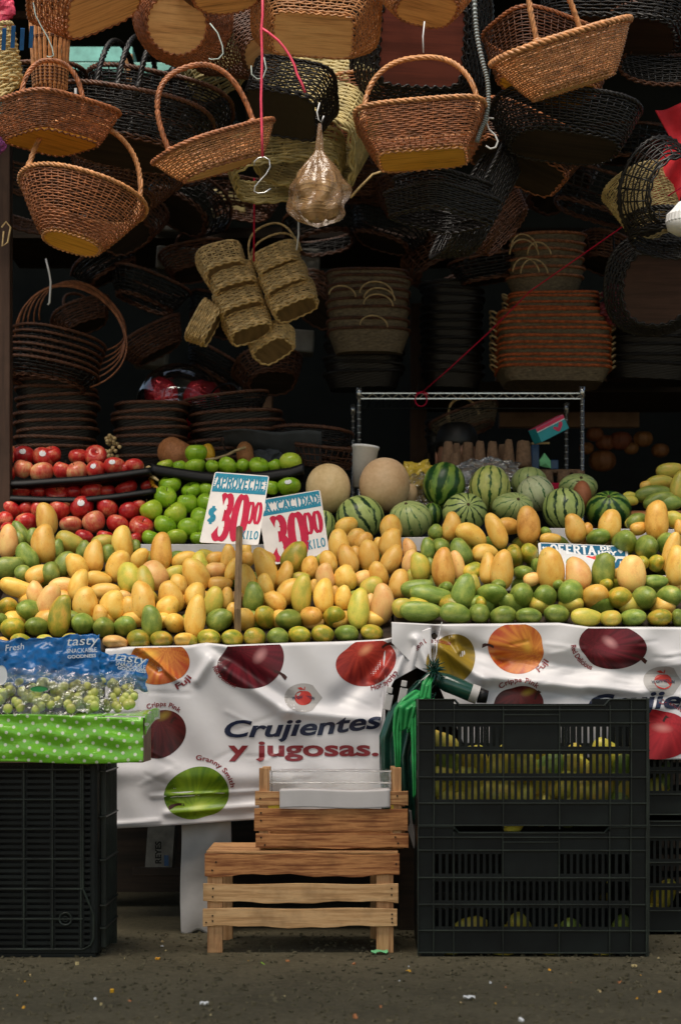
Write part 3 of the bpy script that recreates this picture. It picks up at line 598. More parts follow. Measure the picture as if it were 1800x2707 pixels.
# gourds behind the apples
def pumpf(t, a):
    z = -math.cos(t); r = math.sin(t)**.8*(1+.10*abs(math.cos(4*a))-.05); return (r*math.cos(a), r*math.sin(a), z*.8-(.2*math.exp(-(r/.3)**2) if z > 0 else 0))
PUMP = lump('pumpkin', pumpf, M['gourd'], 40, 18)
def pump(px, py, w_, h_, Y, rot, mat, lab, name='pumpkin', cat='pumpkin'):
    o = bpy.data.objects.new(name, PUMP.copy()); COL.objects.link(o); o.data.materials[0] = M[mat]; o.location = P(px, py, Y); o.scale = (S(w_, Y)/2, S(w_, Y)/2, S(h_, Y)/2*1.1)
    o.rotation_euler = [R(k) for k in rot]; tag(o, lab, cat)
pump(466,1200,98,95,1.75,(15,25,20),'gourd','ribbed brown pumpkin behind the green apples')
pump(552,1195,30,55,1.72,(0,-15,0),'gold','small golden gourd beside the topmost green apple')
pump(650,1208,80,55,1.75,(0,80,0),'gourd','smooth brown gourd behind the row of green apples')
pump(592,1222,36,22,1.7,(0,80,0),'gold','thin orange gourd peeking over the green apples')
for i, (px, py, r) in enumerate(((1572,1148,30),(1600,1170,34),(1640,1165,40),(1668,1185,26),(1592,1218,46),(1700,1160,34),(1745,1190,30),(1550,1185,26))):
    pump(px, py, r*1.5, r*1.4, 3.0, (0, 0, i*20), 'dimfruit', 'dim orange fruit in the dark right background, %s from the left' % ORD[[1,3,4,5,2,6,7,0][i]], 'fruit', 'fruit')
# ---------------------------------------------------------------- lettering
def strip(g, pts, w_, t_, off, Tf, col=None):
    """variable width pen stroke: thick where it runs upright, thin where it runs flat"""
    pts = [Vector((p[0], p[1])) for p in pts]; N = len(pts); closed = (pts[0]-pts[-1]).length < 1e-6
    vs = []
    for i, p in enumerate(pts):
        a = pts[i-1] if i > 0 else (pts[-2] if closed else p); b = pts[i+1] if i < N-1 else (pts[1] if closed else p)
        d = (b-a); d = d.normalized() if d.length > 0 else Vector((0, 1)); n = Vector((-d.y, d.x)); hw = t_/2 + (w_-t_)/2*abs(n.x)
        vs += [Tf(p.x+n.x*hw, p.y+n.y*hw, off), Tf(p.x-n.x*hw, p.y-n.y*hw, off)]
    g.add(vs, [(2*i, 2*i+1, 2*i+3, 2*i+2) for i in range(N-1)], col)
def arc(cx, cy, rx, ry, a0, a1, n=14): return [(cx+rx*math.cos(R(a0+(a1-a0)*i/n)), cy+ry*math.sin(R(a0+(a1-a0)*i/n))) for i in range(n+1)]
GL = {'A': [[(.12,0),(.5,1)],[(.5,1),(.88,0)],[(.28,.36),(.72,.36)]], 'P': [[(.22,0),(.22,1)],[(.22,.96)]+arc(.5,.72,.33,.25,90,-90)+[(.22,.47)]],
 'R': [[(.22,0),(.22,1)],[(.22,.96)]+arc(.5,.74,.3,.22,90,-90)+[(.22,.52)],[(.5,.5),(.85,0)]], 'O': [arc(.5,.5,.38,.47,0,360,26)], 'V': [[(.12,1),(.5,0)],[(.5,0),(.88,1)]],
 'E': [[(.24,0),(.24,1)],[(.24,.95),(.85,.95)],[(.24,.5),(.7,.5)],[(.24,.05),(.85,.05)]], 'C': [arc(.52,.5,.38,.47,48,312,20)], 'H': [[(.2,0),(.2,1)],[(.8,0),(.8,1)],[(.2,.5),(.8,.5)]],
 'L': [[(.26,0),(.26,1)],[(.26,.05),(.85,.05)]], 'I': [[(.5,0),(.5,1)]], 'D': [[(.22,0),(.22,1)],[(.22,.95)]+arc(.4,.5,.44,.45,90,-90)+[(.22,.05)]], 'K': [[(.22,0),(.22,1)],[(.22,.42),(.8,1)],[(.4,.55),(.85,0)]],
 'F': [[(.24,0),(.24,1)],[(.24,.95),(.85,.95)],[(.24,.5),(.7,.5)]], 'T': [[(.5,0),(.5,1)],[(.1,.94),(.9,.94)]], 'Y': [[(.5,0),(.5,.45)],[(.5,.45),(.12,1)],[(.5,.45),(.88,1)]],
 'S': [arc(.5,.74,.3,.23,30,270,14)+arc(.5,.26,.32,.24,90,-150,14)], '$': [arc(.5,.70,.28,.2,20,270,14)+arc(.5,.30,.3,.2,90,-160,14),[(.5,-.08),(.5,1.08)]],
 '0': [arc(.5,.5,.34,.46,0,360,30)], '3': [arc(.46,.76,.3,.21,150,-80,16)+arc(.44,.27,.36,.25,80,-165,18)], 'G': [arc(.52,.5,.38,.47,48,340,20),[(.6,.42),(.95,.42)]], 'N': [[(.2,0),(.2,1)],[(.2,1),(.8,0)],[(.8,0),(.8,1)]], 'W': [[(.06,1),(.3,0)],[(.3,0),(.5,.8)],[(.5,.8),(.7,0)],[(.7,0),(.94,1)]]}
GL[';3'] = GL['3']
def serifs(strokes):
    out = []
    for s_ in strokes:
        for e, nb in ((s_[0], s_[1]), (s_[-1], s_[-2])):
            if (abs(e[1]) < .001 or abs(e[1]-1) < .001) and abs(e[0]-nb[0]) < .5 and abs(e[1]-nb[1]) > .3:
                y = .03 if e[1] < .5 else .97; out.append([(e[0]-.17, y), (e[0]+.17, y)])
    return out
def word(g, text, x0, x1, y0, y1, Tf, w_=.26, t_=.1, serif=True, off0=.0, shear=0):
    n = len(text); cw = (x1-x0)/n; hh = y1-y0
    for i, ch in enumerate(text):
        if ch == ' ': continue
        cx = x0+i*cw; st = list(GL[ch]); sr = serifs(st) if serif else []
        for k, s_ in enumerate(st+sr):
            T2 = lambda x, y, o, cx=cx: Tf(cx+(x+shear*y)*cw, y0+y*hh, o)
            strip(g, s_, w_ if k < len(st) else .1, t_, off0+.00006*k, T2)
def txt2d(s_, weight=0.0, shear=0.0, spacing=1.0):
    cu = bpy.data.curves.new('t', 'FONT'); cu.body = s_; cu.size = 1; cu.offset = weight; cu.shear = shear; cu.space_character = spacing; cu.resolution_u = 4; cu.fill_mode = 'FRONT'
    ob = bpy.data.objects.new('t', cu); COL.objects.link(ob); bpy.context.view_layer.update()
    me = bpy.data.meshes.new_from_object(ob.evaluated_get(bpy.context.evaluated_depsgraph_get()))
    vs = [(v.co.x, v.co.y) for v in me.vertices]; fs = [tuple(p.vertices) for p in me.polygons]
    bpy.data.objects.remove(ob); bpy.data.curves.remove(cu); bpy.data.meshes.remove(me); return vs, fs
GC = {}
def glyph(ch, weight, shear):
    k = (ch, weight, shear)
    if k not in GC:
        vs, fs = txt2d(ch, weight, shear); v2 = txt2d('n'+ch+'n')[0]; v1 = txt2d('nn')[0]
        adv = max(v[0] for v in v2)-max(v[0] for v in v1); GC[k] = (vs, fs, adv)
    return GC[k]
def text_on(g, s_, path, size, mapf, weight=.02, shear=0, col=None, track=1.0, fit=False):
    """write s_ along path (list of 2D pts); mapf(x,z)->3D"""
    pts = [Vector(p) for p in path]; L = [0]
    for i in range(1, len(pts)): L.append(L[-1]+(pts[i]-pts[i-1]).length)
    adv = sum(glyph(c, weight, shear)[2] for c in s_)*size*track
    kx = (L[-1]/adv) if fit else 1; pos = 0 if fit else (L[-1]-adv)/2
    def at(d):
        d = max(0, min(L[-1]-1e-6, d)); i = max(j for j in range(len(L)-1) if L[j] <= d); f = (d-L[i])/(L[i+1]-L[i]); return pts[i].lerp(pts[i+1], f), (pts[i+1]-pts[i]).normalized()
    for c in s_:
        vs, fs, a = glyph(c, weight, shear); a *= size*track*kx; p, tdir = at(pos+a/2); n = Vector((-tdir.y, tdir.x)); out = []
        for (x, y) in vs: q = p + tdir*(x*size*kx-a/2) + n*(y*size); out.append(mapf(q.x, q.y))
        g.add(out, fs, col); pos += a

# ---------------------------------------------------------------- price cards
def price_card(cn, Ys, label, build_fn, thick=.003, stickspec=None):
    TL, TR, BR, BL = [P(px, py, Y) for (px, py), Y in zip(cn, Ys)]
    t = thing('price_card', (BL+BR)/2, label, 'price card')
    nrm = (TR-TL).cross(BL-TL).normalized()
    if nrm.y > 0: nrm = -nrm
    def Tf(u, v, off=0):   # u 0..1 left-right, v 0..1 bottom-top, bilinear
        q = BL.lerp(BR, u).lerp(TL.lerp(TR, u), v); return q + nrm*(off+.0006)
    g = MB(); outl = []
    for (cx, cy, a0) in ((.04, .03, 180), (.96, .03, 270), (.96, .97, 0), (.04, .97, 90)):
        for k in range(4): a = R(a0+30*k); outl.append((cx+.04*math.cos(a), cy+.03*math.sin(a)))
    f = [Tf(u, v, -.0006) for u, v in outl]; b = [Tf(u, v, -.0006-thick) for u, v in outl]; n = len(f)
    g.add(f+b, [tuple(range(n)), tuple(range(n, 2*n))[::-1]]+[(i, i+n, (i+1) % n+n, (i+1) % n) for i in range(n)])
    g.build('card', M['cardw'] if 'offer' in label else M['card'], t)
    build_fn(t, Tf); return t
def zigband(g, Tf, v0, v1, u0=.02, u1=.98, n=20, off=.0002):
    # solid outer strip with teeth turned inwards, above and below the wording
    for (va, vb) in ((v1, v1-.045), (v0, v0+.045)):
        for i in range(n):
            a = u0+(u1-u0)*i/n; b = u0+(u1-u0)*(i+1)/n; m = (a+b)/2; tp = vb+(vb-va)*.9
            g.add([Tf(a, va, off), Tf(b, va, off), Tf(b, vb, off), Tf(m, tp, off), Tf(a, vb, off)], [(0,1,2,3,4)])
    for (ua, ub) in ((u0, u0+.035), (u1, u1-.035)):
        for i in range(5):
            a = v0+.05+(v1-v0-.1)*i/5; b = v0+.05+(v1-v0-.1)*(i+1)/5; g.add([Tf(ua, a, off), Tf(ub, (a+b)/2, off), Tf(ua, b, off)], [(0,1,2)])
def build1(t, Tf):
    g = MB(); zigband(g, Tf, .72, .985); word(g, 'APROVECHE', .06, .95, .785, .925, Tf, .3, .16, True, .0003); g.build('heading_print', M['cyanink'], t)
    g = MB(); word(g, '30', .19, .74, .05, .69, Tf, .44, .06, False, .0003, .0); word(g, '00', .70, .97, .30, .60, Tf, .46, .08, False, .0003); g.build('price_print', M['magenta'], t)
    g = MB(); word(g, '$', .03, .20, .28, .50, Tf, .3, .12, False, .0003); word(g, 'KILO', .68, .97, .08, .19, Tf, .28, .14, True, .0003); g.build('unit_print', M['cyanink'], t)
price_card([(568,1247),(712,1258),(683,1441),(527,1434)], (.70,.70,.62,.62), 'white card reading APROVECHE 30 00 KILO on a wooden stake, nearest the camera', build1)
def build2(t, Tf):
    g = MB(); zigband(g, Tf, .74, .985); word(g, 'A CALIDAD', .10, .95, .80, .92, Tf, .3, .16, True, .0003); g.build('heading_print', M['cyanink'], t)
    g = MB(); word(g, '30', .12, .70, .05, .70, Tf, .44, .06, False, .0003); word(g, '00', .66, .96, .35, .67, Tf, .46, .08, False, .0003); g.build('price_print', M['magenta'], t)
    g = MB(); word(g, 'KILO', .68, .96, .12, .25, Tf, .28, .14, True, .0003); g.build('unit_print', M['cyanink'], t)
price_card([(680,1322),(846,1294),(871,1463),(706,1497)], (1.12,1.12,1.02,1.02), 'white card reading CALIDAD 30 00 KILO leaning behind the staked card', build2)
def build3(t, Tf):
    g = MB(); g.grid(lambda u, v: Tf(.03+.94*u, .76+.22*v, .0002), 2, 1); g.build('heading_band', M['blueink'], t)
    g = MB(); word(g, 'OFERTA', .13, .64, .775, .96, Tf, .3, .16, True, .0006); word(g, 'DE', .69, .83, .885, .965, Tf, .3, .2, True, .0006); word(g, 'HOY', .66, .87, .775, .86, Tf, .3, .2, True, .0006)
    for cx in (.07, .92):
        pts = [(cx+.030*math.sin(a)**3, .87+.0035*(13*math.cos(a)-5*math.cos(2*a)-2*math.cos(3*a)-math.cos(4*a))) for a in [2*math.pi*k/20 for k in range(20)]]
        g.add([Tf(u, v, .0006) for u, v in pts], [tuple(range(20))])
    g.build('heading_print', M['whiteink'], t)
    g = MB(); word(g, '30', .26, .70, .02, .72, Tf, .46, .06, False, .0003); g.build('price_print', M['redink'], t)
    g = MB(); word(g, '00', .74, .96, .36, .69, Tf, .40, .08, False, .0003); g.build('cents_print', M['blueink'], t)
price_card([(1422,1434),(1657,1444),(1672,1560),(1432,1560)], (.92,.92,.80,.80), 'white offer card with blue heading OFERTA DE HOY among the right mangos', build3)
g = MB(); a = P(633, 1393, .60); b = P(628, 1612, .50); g.tube([a, b, b+Vector((0, .02, -.12))], .0105, 4); o = g.build('card_stake', M['stick'], bevel=.001); tag(o, 'dark wooden stake holding up the front price card', 'stake')

# ---------------------------------------------------------------- printed banners
def ridge(x, z, L, extra=0):
    s_ = 0
    for (px0, py0, px1, py1, amp, wd) in L:
        a = P(px0, py0, .43); b = P(px1, py1, .43); ax, az, bx_, bz = a.x, a.z, b.x, b.z
        dx, dz = bx_-ax, bz-az; l2 = dx*dx+dz*dz; tt = max(0, min(1, ((x-ax)*dx+(z-az)*dz)/l2)); d2 = (x-ax-tt*dx)**2+(z-az-tt*dz)**2
        e = 1 if 0 < tt < 1 else 1; s_ += amp*e*math.exp(-d2/(wd*wd))
    return s_
RR_X = []
RL = [(540,1700,760,1850,-.020,.020),(600,1770,760,1880,.022,.022),(760,1880,1000,1905,.020,.018),(1080,1690,900,1850,-.022,.03),(1040,1730,1000,1790,.02,.014),(1075,1700,1030,1830,.022,.012),(1100,1690,1085,1780,.02,.010),
      (400,2105,690,2092,.006,.004),(440,2150,690,2130,.010,.010),(300,2180,420,2170,.008,.006),(420,1800,400,2080,.012,.03),(560,1740,520,1800,.014,.012),(360,1730,420,1770,-.012,.010),(380,1720,470,1800,.012,.008),(760,2060,300,2040,.012,.03),(700,1960,940,2010,-.01,.04)]
_r = random.Random(9)
for _k in range(16):
    _x, _y, _a = _r.uniform(300, 1000), _r.uniform(1800, 2150), _r.uniform(-.5, .5); _l = _r.uniform(40, 130); RL.append((_x, _y, _x+_l*math.cos(_a), _y+_l*math.sin(_a), _r.choice((-1, 1))*.0022, .005))
    _x, _y, _a = _r.uniform(1200, 1780), _r.uniform(1680, 1830), _r.uniform(-.3, .5); RR_X.append((_x, _y, _x+_l*math.cos(_a), _y+_l*math.sin(_a), _r.choice((-1, 1))*.0022, .005))
def fL(x, z): return .43 - .014*math.sin(x*9+z*4) - ridge(x, z, RL) + .004*math.sin(x*40+z*25)
RR = [(1150,1700,1280,1800,.022,.016),(1150,1680,1330,1740,-.02,.02),(1280,1790,1700,1835,.022,.018),(1330,1740,1800,1790,-.018,.022),(1150,1660,1145,1790,-.03,.010),(1100,1690,1135,1770,.02,.012),(1200,1690,1215,1720,.02,.010),(1700,1870,1800,1850,.02,.02),(1560,1835,1800,1860,-.018,.018),(1700,1700,1790,1760,.012,.03)]+RR_X
def fR(x, z): return .44 - .012*math.sin(x*8+1) - ridge(x, z, RR) + .004*math.sin(x*36-z*30)
def lerp_list(L, x):
    if x <= L[0][0]: return L[0][1]
    for (a, b), (c, d) in zip(L, L[1:]):
        if x <= c: return b+(d-b)*(x-a)/(c-a)
    return L[-1][1]
def banner(px0, px1, top, bot, f, Y, label, nx=150, nz=90):
    t = thing('printed_banner', (P((px0+px1)/2, 0, Y).x, Y, P(0, 1850, Y).z-.3), label, 'banner')
    g = MB()
    def fn(u, v):
        px = px0+(px1-px0)*u; tp = lerp_list(top, px); bt = lerp_list(bot, px)
        if v < .06:     # the strip folded back over the table edge
            q = P(px, tp, Y); k = 1-v/.06; return Vector((q.x, f(q.x, q.z)+.06*k, q.z+.003*math.sin(k*3)))
        vv = (v-.06)/.94; q = P(px, tp+(bt-tp)*vv, Y); return Vector((q.x, f(q.x, q.z), q.z))
    g.grid(fn, nx, nz); g.build('sheet', M['vinyl'], t, smooth=True, solid=.0006); return t
LT = [(230,1722),(330,1712),(500,1708),(545,1700),(600,1708),(760,1702),(900,1698),(1010,1692),(1080,1678),(1140,1660)]
LB = [(278,2192),(480,2182),(680,2168),(1010,2150),(1020,1850),(1040,1800),(1140,1745)]
RT = [(1035,1647),(1150,1652),(1480,1648),(1560,1660),(1800,1660),(1900,1665)]
RB = [(1035,1700),(1100,1765),(1150,1790),(1180,1860),(1240,2000),(1900,2010)]
tl = banner(278, 1140, LT, LB, fL, .43, 'white vinyl banner reading Crujientes y jugosas hung under the left mangos')
tr = banner(1035, 1900, RT, RB, fR, .44, 'white vinyl apple banner hung under the right mangos behind dark crates')
def mapper(f, Y, off=.003): return lambda x, z: Vector((x, f(x, z)-off, z))
def cut(g, step=.012):
    b = bmesh.new(); vs = [b.verts.new(v) for v in g.v]
    for f in g.f:
        try: b.faces.new([vs[i] for i in f])
        except ValueError: pass
    xs = [v.x for v in g.v]; zs = [v.z for v in g.v]
    for ax, lo, hi in ((0, min(xs), max(xs)), (2, min(zs), max(zs))):
        k = lo+step
        while k < hi:
            co = Vector((0, 0, 0)); co[ax] = k; no = Vector((0, 0, 0)); no[ax] = 1
            bmesh.ops.bisect_plane(b, geom=b.verts[:]+b.edges[:]+b.faces[:], plane_co=co, plane_no=no); k += step
    b.verts.index_update(); g2 = MB(); g2.v = [v.co.copy() for v in b.verts]; g2.f = [[v.index for v in f.verts] for f in b.faces]; g2.c = [(1, 1, 1)]*len(g2.v); g2.m = [0]*len(g2.f); b.free(); return g2
def banner_text(parent, s_, path_px, size_px, f, Y, mat, weight=.02, shear=0, fit=False, name='lettering', refine=False, track=1.0, off=.0020):
    g = MB(); path = [(P(x, y, Y).x, P(x, y, Y).z) for x, y in path_px]; mp = mapper(f, Y, off)
    text_on(g, s_, path, S(size_px, Y), (lambda x, z: Vector((x, 0, z))) if refine else mp, weight, shear, None, track, fit)
    if refine:
        g = cut(g)
        for v in g.v: v.y = mp(v.x, v.z).y
    g.build(name, mat, parent)
def arcp(cx, cy, rx, ry, a0, a1, n=16): return [(cx+rx*math.cos(R(a0+(a1-a0)*i/n)), cy-ry*math.sin(R(a0+(a1-a0)*i/n))) for i in range(n+1)]
def print_apple(parent, cx, cy, rx, ry, rot, f, Y, cols, stem=None, clip=None, hl=(-.3, .35), shape=.0):
    c1, c2, c3 = cols; g = MB(); mp = mapper(f, Y, .0010); vs = []; cc = []; NR, NA = 22, 90; rnd = random.Random(int(cx))
    for i in range(NR+1):
        for k in range(NA):
            a = 2*math.pi*k/NA; rr = i/NR*(1+.07*math.cos(2*(a-R(90)))*-1 + .05*math.sin(a) - .07*math.exp(-((a-math.pi/2)/.35)**2) + .02*math.cos(3*a))
            x, y = rr*math.cos(a), rr*math.sin(a); xr = x*math.cos(R(rot))+y*math.sin(R(rot)); yr = -x*math.sin(R(rot))+y*math.cos(R(rot))
            px, py = cx+xr*rx, cy-yr*ry
            if clip is not None: py = max(py, lerp_list(clip, px)+1.5)
            q = P(px, py, Y); vs.append(mp(q.x, q.z))
            tw = math.atan2(y-.55, x-.25); st = noise.noise(Vector((tw*9+cx, math.hypot(x, y-.5)*1.3, cx)))*.9+.45+.25*noise.noise(Vector((tw*30, rr*3, cx))); st = max(0, st)
            d = math.hypot(x-hl[0], y-hl[1]); k1 = max(0, 1-d/1.25); m = [c1[j]+(c2[j]-c1[j])*min(1, max(0, st*.75+k1*.75-.1)) for j in range(3)]
            h = max(0, 1-math.hypot((x-hl[0])*1.2, (y-hl[1])*2.2)*2.2); m = [m[j]+(c3[j]-m[j])*min(1, h*1.2) for j in range(3)]
            cc.append(tuple(m))
    g.v = vs; g.c = cc; g.usec = True
    for i in range(NR):
        for k in range(NA): g.f.append([i*NA+k, i*NA+(k+1) % NA, (i+1)*NA+(k+1) % NA, (i+1)*NA+k]); g.m.append(0)
    if stem:
        (x0, y0), (x1, y1) = stem; dx, dy = x1-x0, y1-y0; l = math.hypot(dx, dy); nx, ny = -dy/l*3.2, dx/l*3.2; m2 = mapper(f, Y, .0014)
        pts = []
        for k in range(6):
            u = k/5; wv = 1+.6*(u > .7); qx = x0+dx*u; qy = y0+dy*u-5*math.sin(u*3.1)
            for sgn in (1, -1): q = P(qx+nx*sgn*wv, qy+ny*sgn*wv, Y); pts.append(m2(q.x, q.z))
        g.add(pts, [(2*k, 2*k+1, 2*k+3, 2*k+2) for k in range(5)], (.05, .015, .012))
    g.build('printed_apple', M['print'], parent, smooth=True)
RED = ((.18,.01,.008),(.52,.05,.03),(.75,.30,.15)); DRK = ((.03,.004,.006),(.17,.012,.022),(.55,.25,.25)); FUJ = ((.38,.05,.015),(.68,.26,.04),(.75,.40,.06))
GRN = ((.05,.12,.005),(.22,.34,.01),(.42,.50,.08)); CRP = ((.035,.006,.006),(.12,.015,.015),(.30,.20,.03)); GLD = ((.16,.11,.012),(.35,.22,.015),(.45,.28,.02)); COS = ((.22,.005,.012),(.48,.02,.03),(.65,.22,.2))
print_apple(tl, 420,1752,74,66,0,fL,.43,FUJ,None,LT)
print_apple(tl, 668,1750,92,70,-65,fL,.43,DRK,((725,1775),(757,1795)),LT,(.3,-.1))
print_apple(tl, 971,1753,80,62,-50,fL,.43,RED,((1010,1712),(1042,1702)),LT,(.4,.4))
print_apple(tl, 425,1943,64,66,-30,fL,.43,CRP,((450,1912),(466,1898)),None,(.5,.6))
print_apple(tl, 519,2096,81,74,160,fL,.43,GRN,((487,2128),(446,2138)),None,(.1,.5))
print_apple(tl, 250,2045,50,52,0,fL,.43,CRP)
print_apple(tr, 1195,1745,68,64,-60,fR,.44,GLD,None,None)
print_apple(tr, 1363,1714,80,63,80,fR,.44,FUJ,((1306,1711),(1276,1708)),RT,(.0,.4))
print_apple(tr, 1620,1708,91,58,-120,fR,.44,DRK,((1668,1733),(1707,1752)),RT,(.2,.0))
print_apple(tr, 1372,1868,62,56,-20,fR,.44,CRP,((1414,1850),(1427,1828)),None,(.6,.5))
print_apple(tr, 1735,1945,86,72,10,fR,.44,COS,((1752,1908),(1764,1896)),None,(.1,.3))
banner_text(tl, 'Crujientes', [(583,1949),(700,1948),(850,1942),(1003,1924)], 62, fL, .43, M['navyprint'], .026, .25, True, refine=True)
banner_text(tl, 'y jugosas.', [(607,1999),(1003,1998)], 57, fL, .43, M['redprint'], .028, 0, True, refine=True)
banner_text(tl, 'Red Delicious', arcp(668,1740,110,86,196,246), 19, fL, .43, M['redprint'], .02, fit=True)
banner_text(tl, 'Fuji', arcp(420,1752,98,82,-62,-28), 22, fL, .43, M['redprint'], .02, fit=True)
banner_text(tl, 'Honeycrisp', arcp(971,1745,88,80,-84,-24), 20, fL, .43, M['redprint'], .02, fit=True)
banner_text(tl, 'Cripps Pink', arcp(425,1945,76,78,118,52), 18, fL, .43, M['redprint'], .02, fit=True)
banner_text(tl, 'Granny Smith', arcp(519,2096,92,86,92,8), 18, fL, .43, M['redprint'], .02, fit=True)
banner_text(tr, 'Golden Delicious', [(1098,1752),(1100,1725),(1112,1708),(1130,1698),(1160,1700),(1192,1706)], 18, fR, .44, M['redprint'], .02, fit=True)
banner_text(tr, 'Fuji', arcp(1363,1714,98,82,-52,-24), 22, fR, .44, M['redprint'], .02, fit=True)
banner_text(tr, 'Red Delicious', arcp(1620,1700,112,82,184,240), 19, fR, .44, M['redprint'], .02, fit=True)
banner_text(tr, 'Cripps Pink', arcp(1372,1868,68,64,135,48), 19, fR, .44, M['redprint'], .02, fit=True)
banner_text(tr, 'Crujientes', [(1545,1888),(1650,1878),(1760,1872),(1960,1880)], 66, fR, .44, M['navyprint'], .026, .25, True, refine=True)
banner_text(tr, 'Cosmic Crisp', arcp(1735,1945,96,84,88,10), 18, fR, .44, M['redprint'], .02, fit=True)
def logo(parent, cx, cy, f, Y, s_, ang=0):
    mp = mapper(f, Y, .0010); g = MB(); pts = []
    for k in range(30):
        a = 2*math.pi*k/30; r = 1; x = math.cos(a)*50*s_; y = math.sin(a)*38*s_
        if x > 25*s_: y *= max(.1, 1-(x-25*s_)/(34*s_)); 
        q = P(cx+x, cy-y, Y); pts.append((q.x, q.z))
    g.add([Vector((p[0], 0, p[1])) for p in pts], [tuple(range(30))]); g = cut(g, .008); g.usec = True; g.c = [(.36, .34, .33)]*len(g.v)
    for v_ in g.v: v_.y = mp(v_.x, v_.z).y
    g.build('badge_leaf', M['print'], parent)
    mp = mapper(f, Y, .0014); g = MB(); pts = []
    for k in range(24):
        a = 2*math.pi*k/24; r = 1-.12*math.exp(-((a-math.pi/2)/.4)**2); q = P(cx+math.cos(a)*23*s_*r, cy-math.sin(a)*20*s_*r, Y); pts.append((q.x, q.z))
    g.add([mp(*p) for p in pts], [tuple(range(24))], (.42, .03, .02))
    for L in ([(cx-16*s_, cy-26*s_), (cx-6*s_, cy-28*s_), (cx+2*s_, cy-21*s_), (cx-8*s_, cy-21*s_)], [(cx+1*s_, cy-20*s_), (cx+3*s_, cy-29*s_), (cx+5*s_, cy-29*s_), (cx+4*s_, cy-20*s_)]):
        g.add([mp(P(x, y, Y).x, P(x, y, Y).z) for x, y in L], [(0,1,2,3)], (.42, .03, .02))
    for v_ in g.v: v_.y -= .0006
    g.build('badge_apple', M['print'], parent)
    banner_text(parent, 'WASHINGTON', [(cx-29*s_, cy+5*s_), (cx, cy+1*s_), (cx+29*s_, cy+5*s_)], 10.5*s_, f, Y, M['navyprint'], .03, fit=True, off=.0030)
logo(tl, 802, 1845, fL, .43, 1); logo(tr, 1752, 1802, fR, .44, 1.05)
# tie that gathers the banners
g = MB(); g.tube([P(1168,1645,.40), P(1160,1680,.39), P(1152,1730,.38), P(1146,1770,.37)], .0016, 5); tag(g.build('tie_string', M['wire']), 'thin string pulling the two banners together above the green bags', 'string')
# hanging plain sheet behind the crates
g = MB(); g.grid(lambda u, v: (lambda q: Vector((q.x+.002*math.sin(v*7), .50+.005*math.sin(u*6+v*5)+.004*math.sin(v*11+u*3), q.z)))(P(478+(610-478)*u, 2150+(2466+6*math.sin(u*14)-2150)*v, .5)), 50, 50)
tag(g.build('plastic_sheet', M['sheet'], smooth=True, solid=.001), 'stained grey white sheet hanging to the ground behind the wooden crates', 'sheet')
# things in the dark under the table
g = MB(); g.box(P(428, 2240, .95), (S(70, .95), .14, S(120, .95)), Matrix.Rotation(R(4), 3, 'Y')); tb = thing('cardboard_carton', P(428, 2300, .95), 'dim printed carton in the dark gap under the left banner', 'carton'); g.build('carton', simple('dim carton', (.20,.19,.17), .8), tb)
g = MB(); text_on(g, 'REYES', [(P(426,2285,.87).x, P(0,2285,.87).z), (P(426,2225,.87).x, P(0,2225,.87).z)][::1], S(22, .87), lambda x, z: Vector((x, .868, z)), .03, fit=True); g.build('lettering', M['dark'], tb)
g = MB(); g.bx(P(434,0,.87).x, P(446,0,.87).x, .868, .869, P(0,2290,.87).z, P(0,2262,.87).z); g.build('blue_patch', M['blueplastic'], tb)
pbox(350, 620, 2296, 2318, .85, .05, 'timber_rail', M['darkwood'], 'dark rail under the table below the printed carton', 'rail')

# ---------------------------------------------------------------- black slotted plastic crates
def crate_panel(g, gr, W, H, T, xs, zs, slots, org, ax, notch=True):
    """panel lies along axis ax ('x' or 'y'); xs, zs fractions of the ribs; slots{(col,row):n}"""
    def put(gg, a0, a1, d0, d1, z0, z1):
        if ax == 'x': gg.bx(org[0]+a0, org[0]+a1, org[1]+d0, org[1]+d1, org[2]+z0, org[2]+z1)
        else: gg.bx(org[0]-d1, org[0]-d0, org[1]+a0, org[1]+a1, org[2]+z0, org[2]+z1)
    for i in range(len(xs)-1):
        for j in range(len(zs)-1):
            a0, a1, z0, z1 = xs[i]*W, xs[i+1]*W, zs[j]*H, zs[j+1]*H; n = slots.get((i, j), 0)
            if notch and j == len(zs)-2 and 1 < i < len(xs)-3: z1 -= .014*H/.34
            if not n: put(g, a0, a1, 0, T, z0, z1); continue
            m = (z1-z0)*.14; put(g, a0, a1, 0, T, z0, z0+m); put(g, a0, a1, 0, T, z1-m, z1)
            pit = (a1-a0)/n
            for k in range(n+1):
                c = a0+pit*k; put(g, max(a0, c-pit*.23), min(a1, c+pit*.23), 0, T, z0+m, z1-m)
    for k, x in enumerate(xs): put(gr, x*W-.0016, x*W+.0016, -.008, 0, 0, H*(.955 if 1 < k < len(xs)-2 else 1))
    for k, z in enumerate(zs):
        if k == len(zs)-1 and notch:
            put(gr, 0, xs[2]*W, -.011, T+.002, z*H-.003, z*H); put(gr, xs[-3]*W, W, -.011, T+.002, z*H-.003, z*H); put(gr, xs[2]*W+.012, xs[-3]*W-.012, -.010, T+.002, z*H-.019, z*H-.016)
            q0 = xs[2]*W; q1 = xs[-3]*W
            if ax == 'x':
                for a, b in (((q0, z*H-.0015), (q0+.014, z*H-.0175)), ((q1, z*H-.0015), (q1-.014, z*H-.0175))): gr.tube([(org[0]+a[0], org[1]-.005, org[2]+a[1]), (org[0]+b[0], org[1]-.005, org[2]+b[1])], .0035, 4)
        else: put(gr, 0, W, -.0105, 0, z*H-.0016, z*H+.0016)
XS = [0, .068, .156, .372, .618, .839, .932, 1]; ZS = [.03, .20, .40, .605, .815, .915, 1]
SL = {}
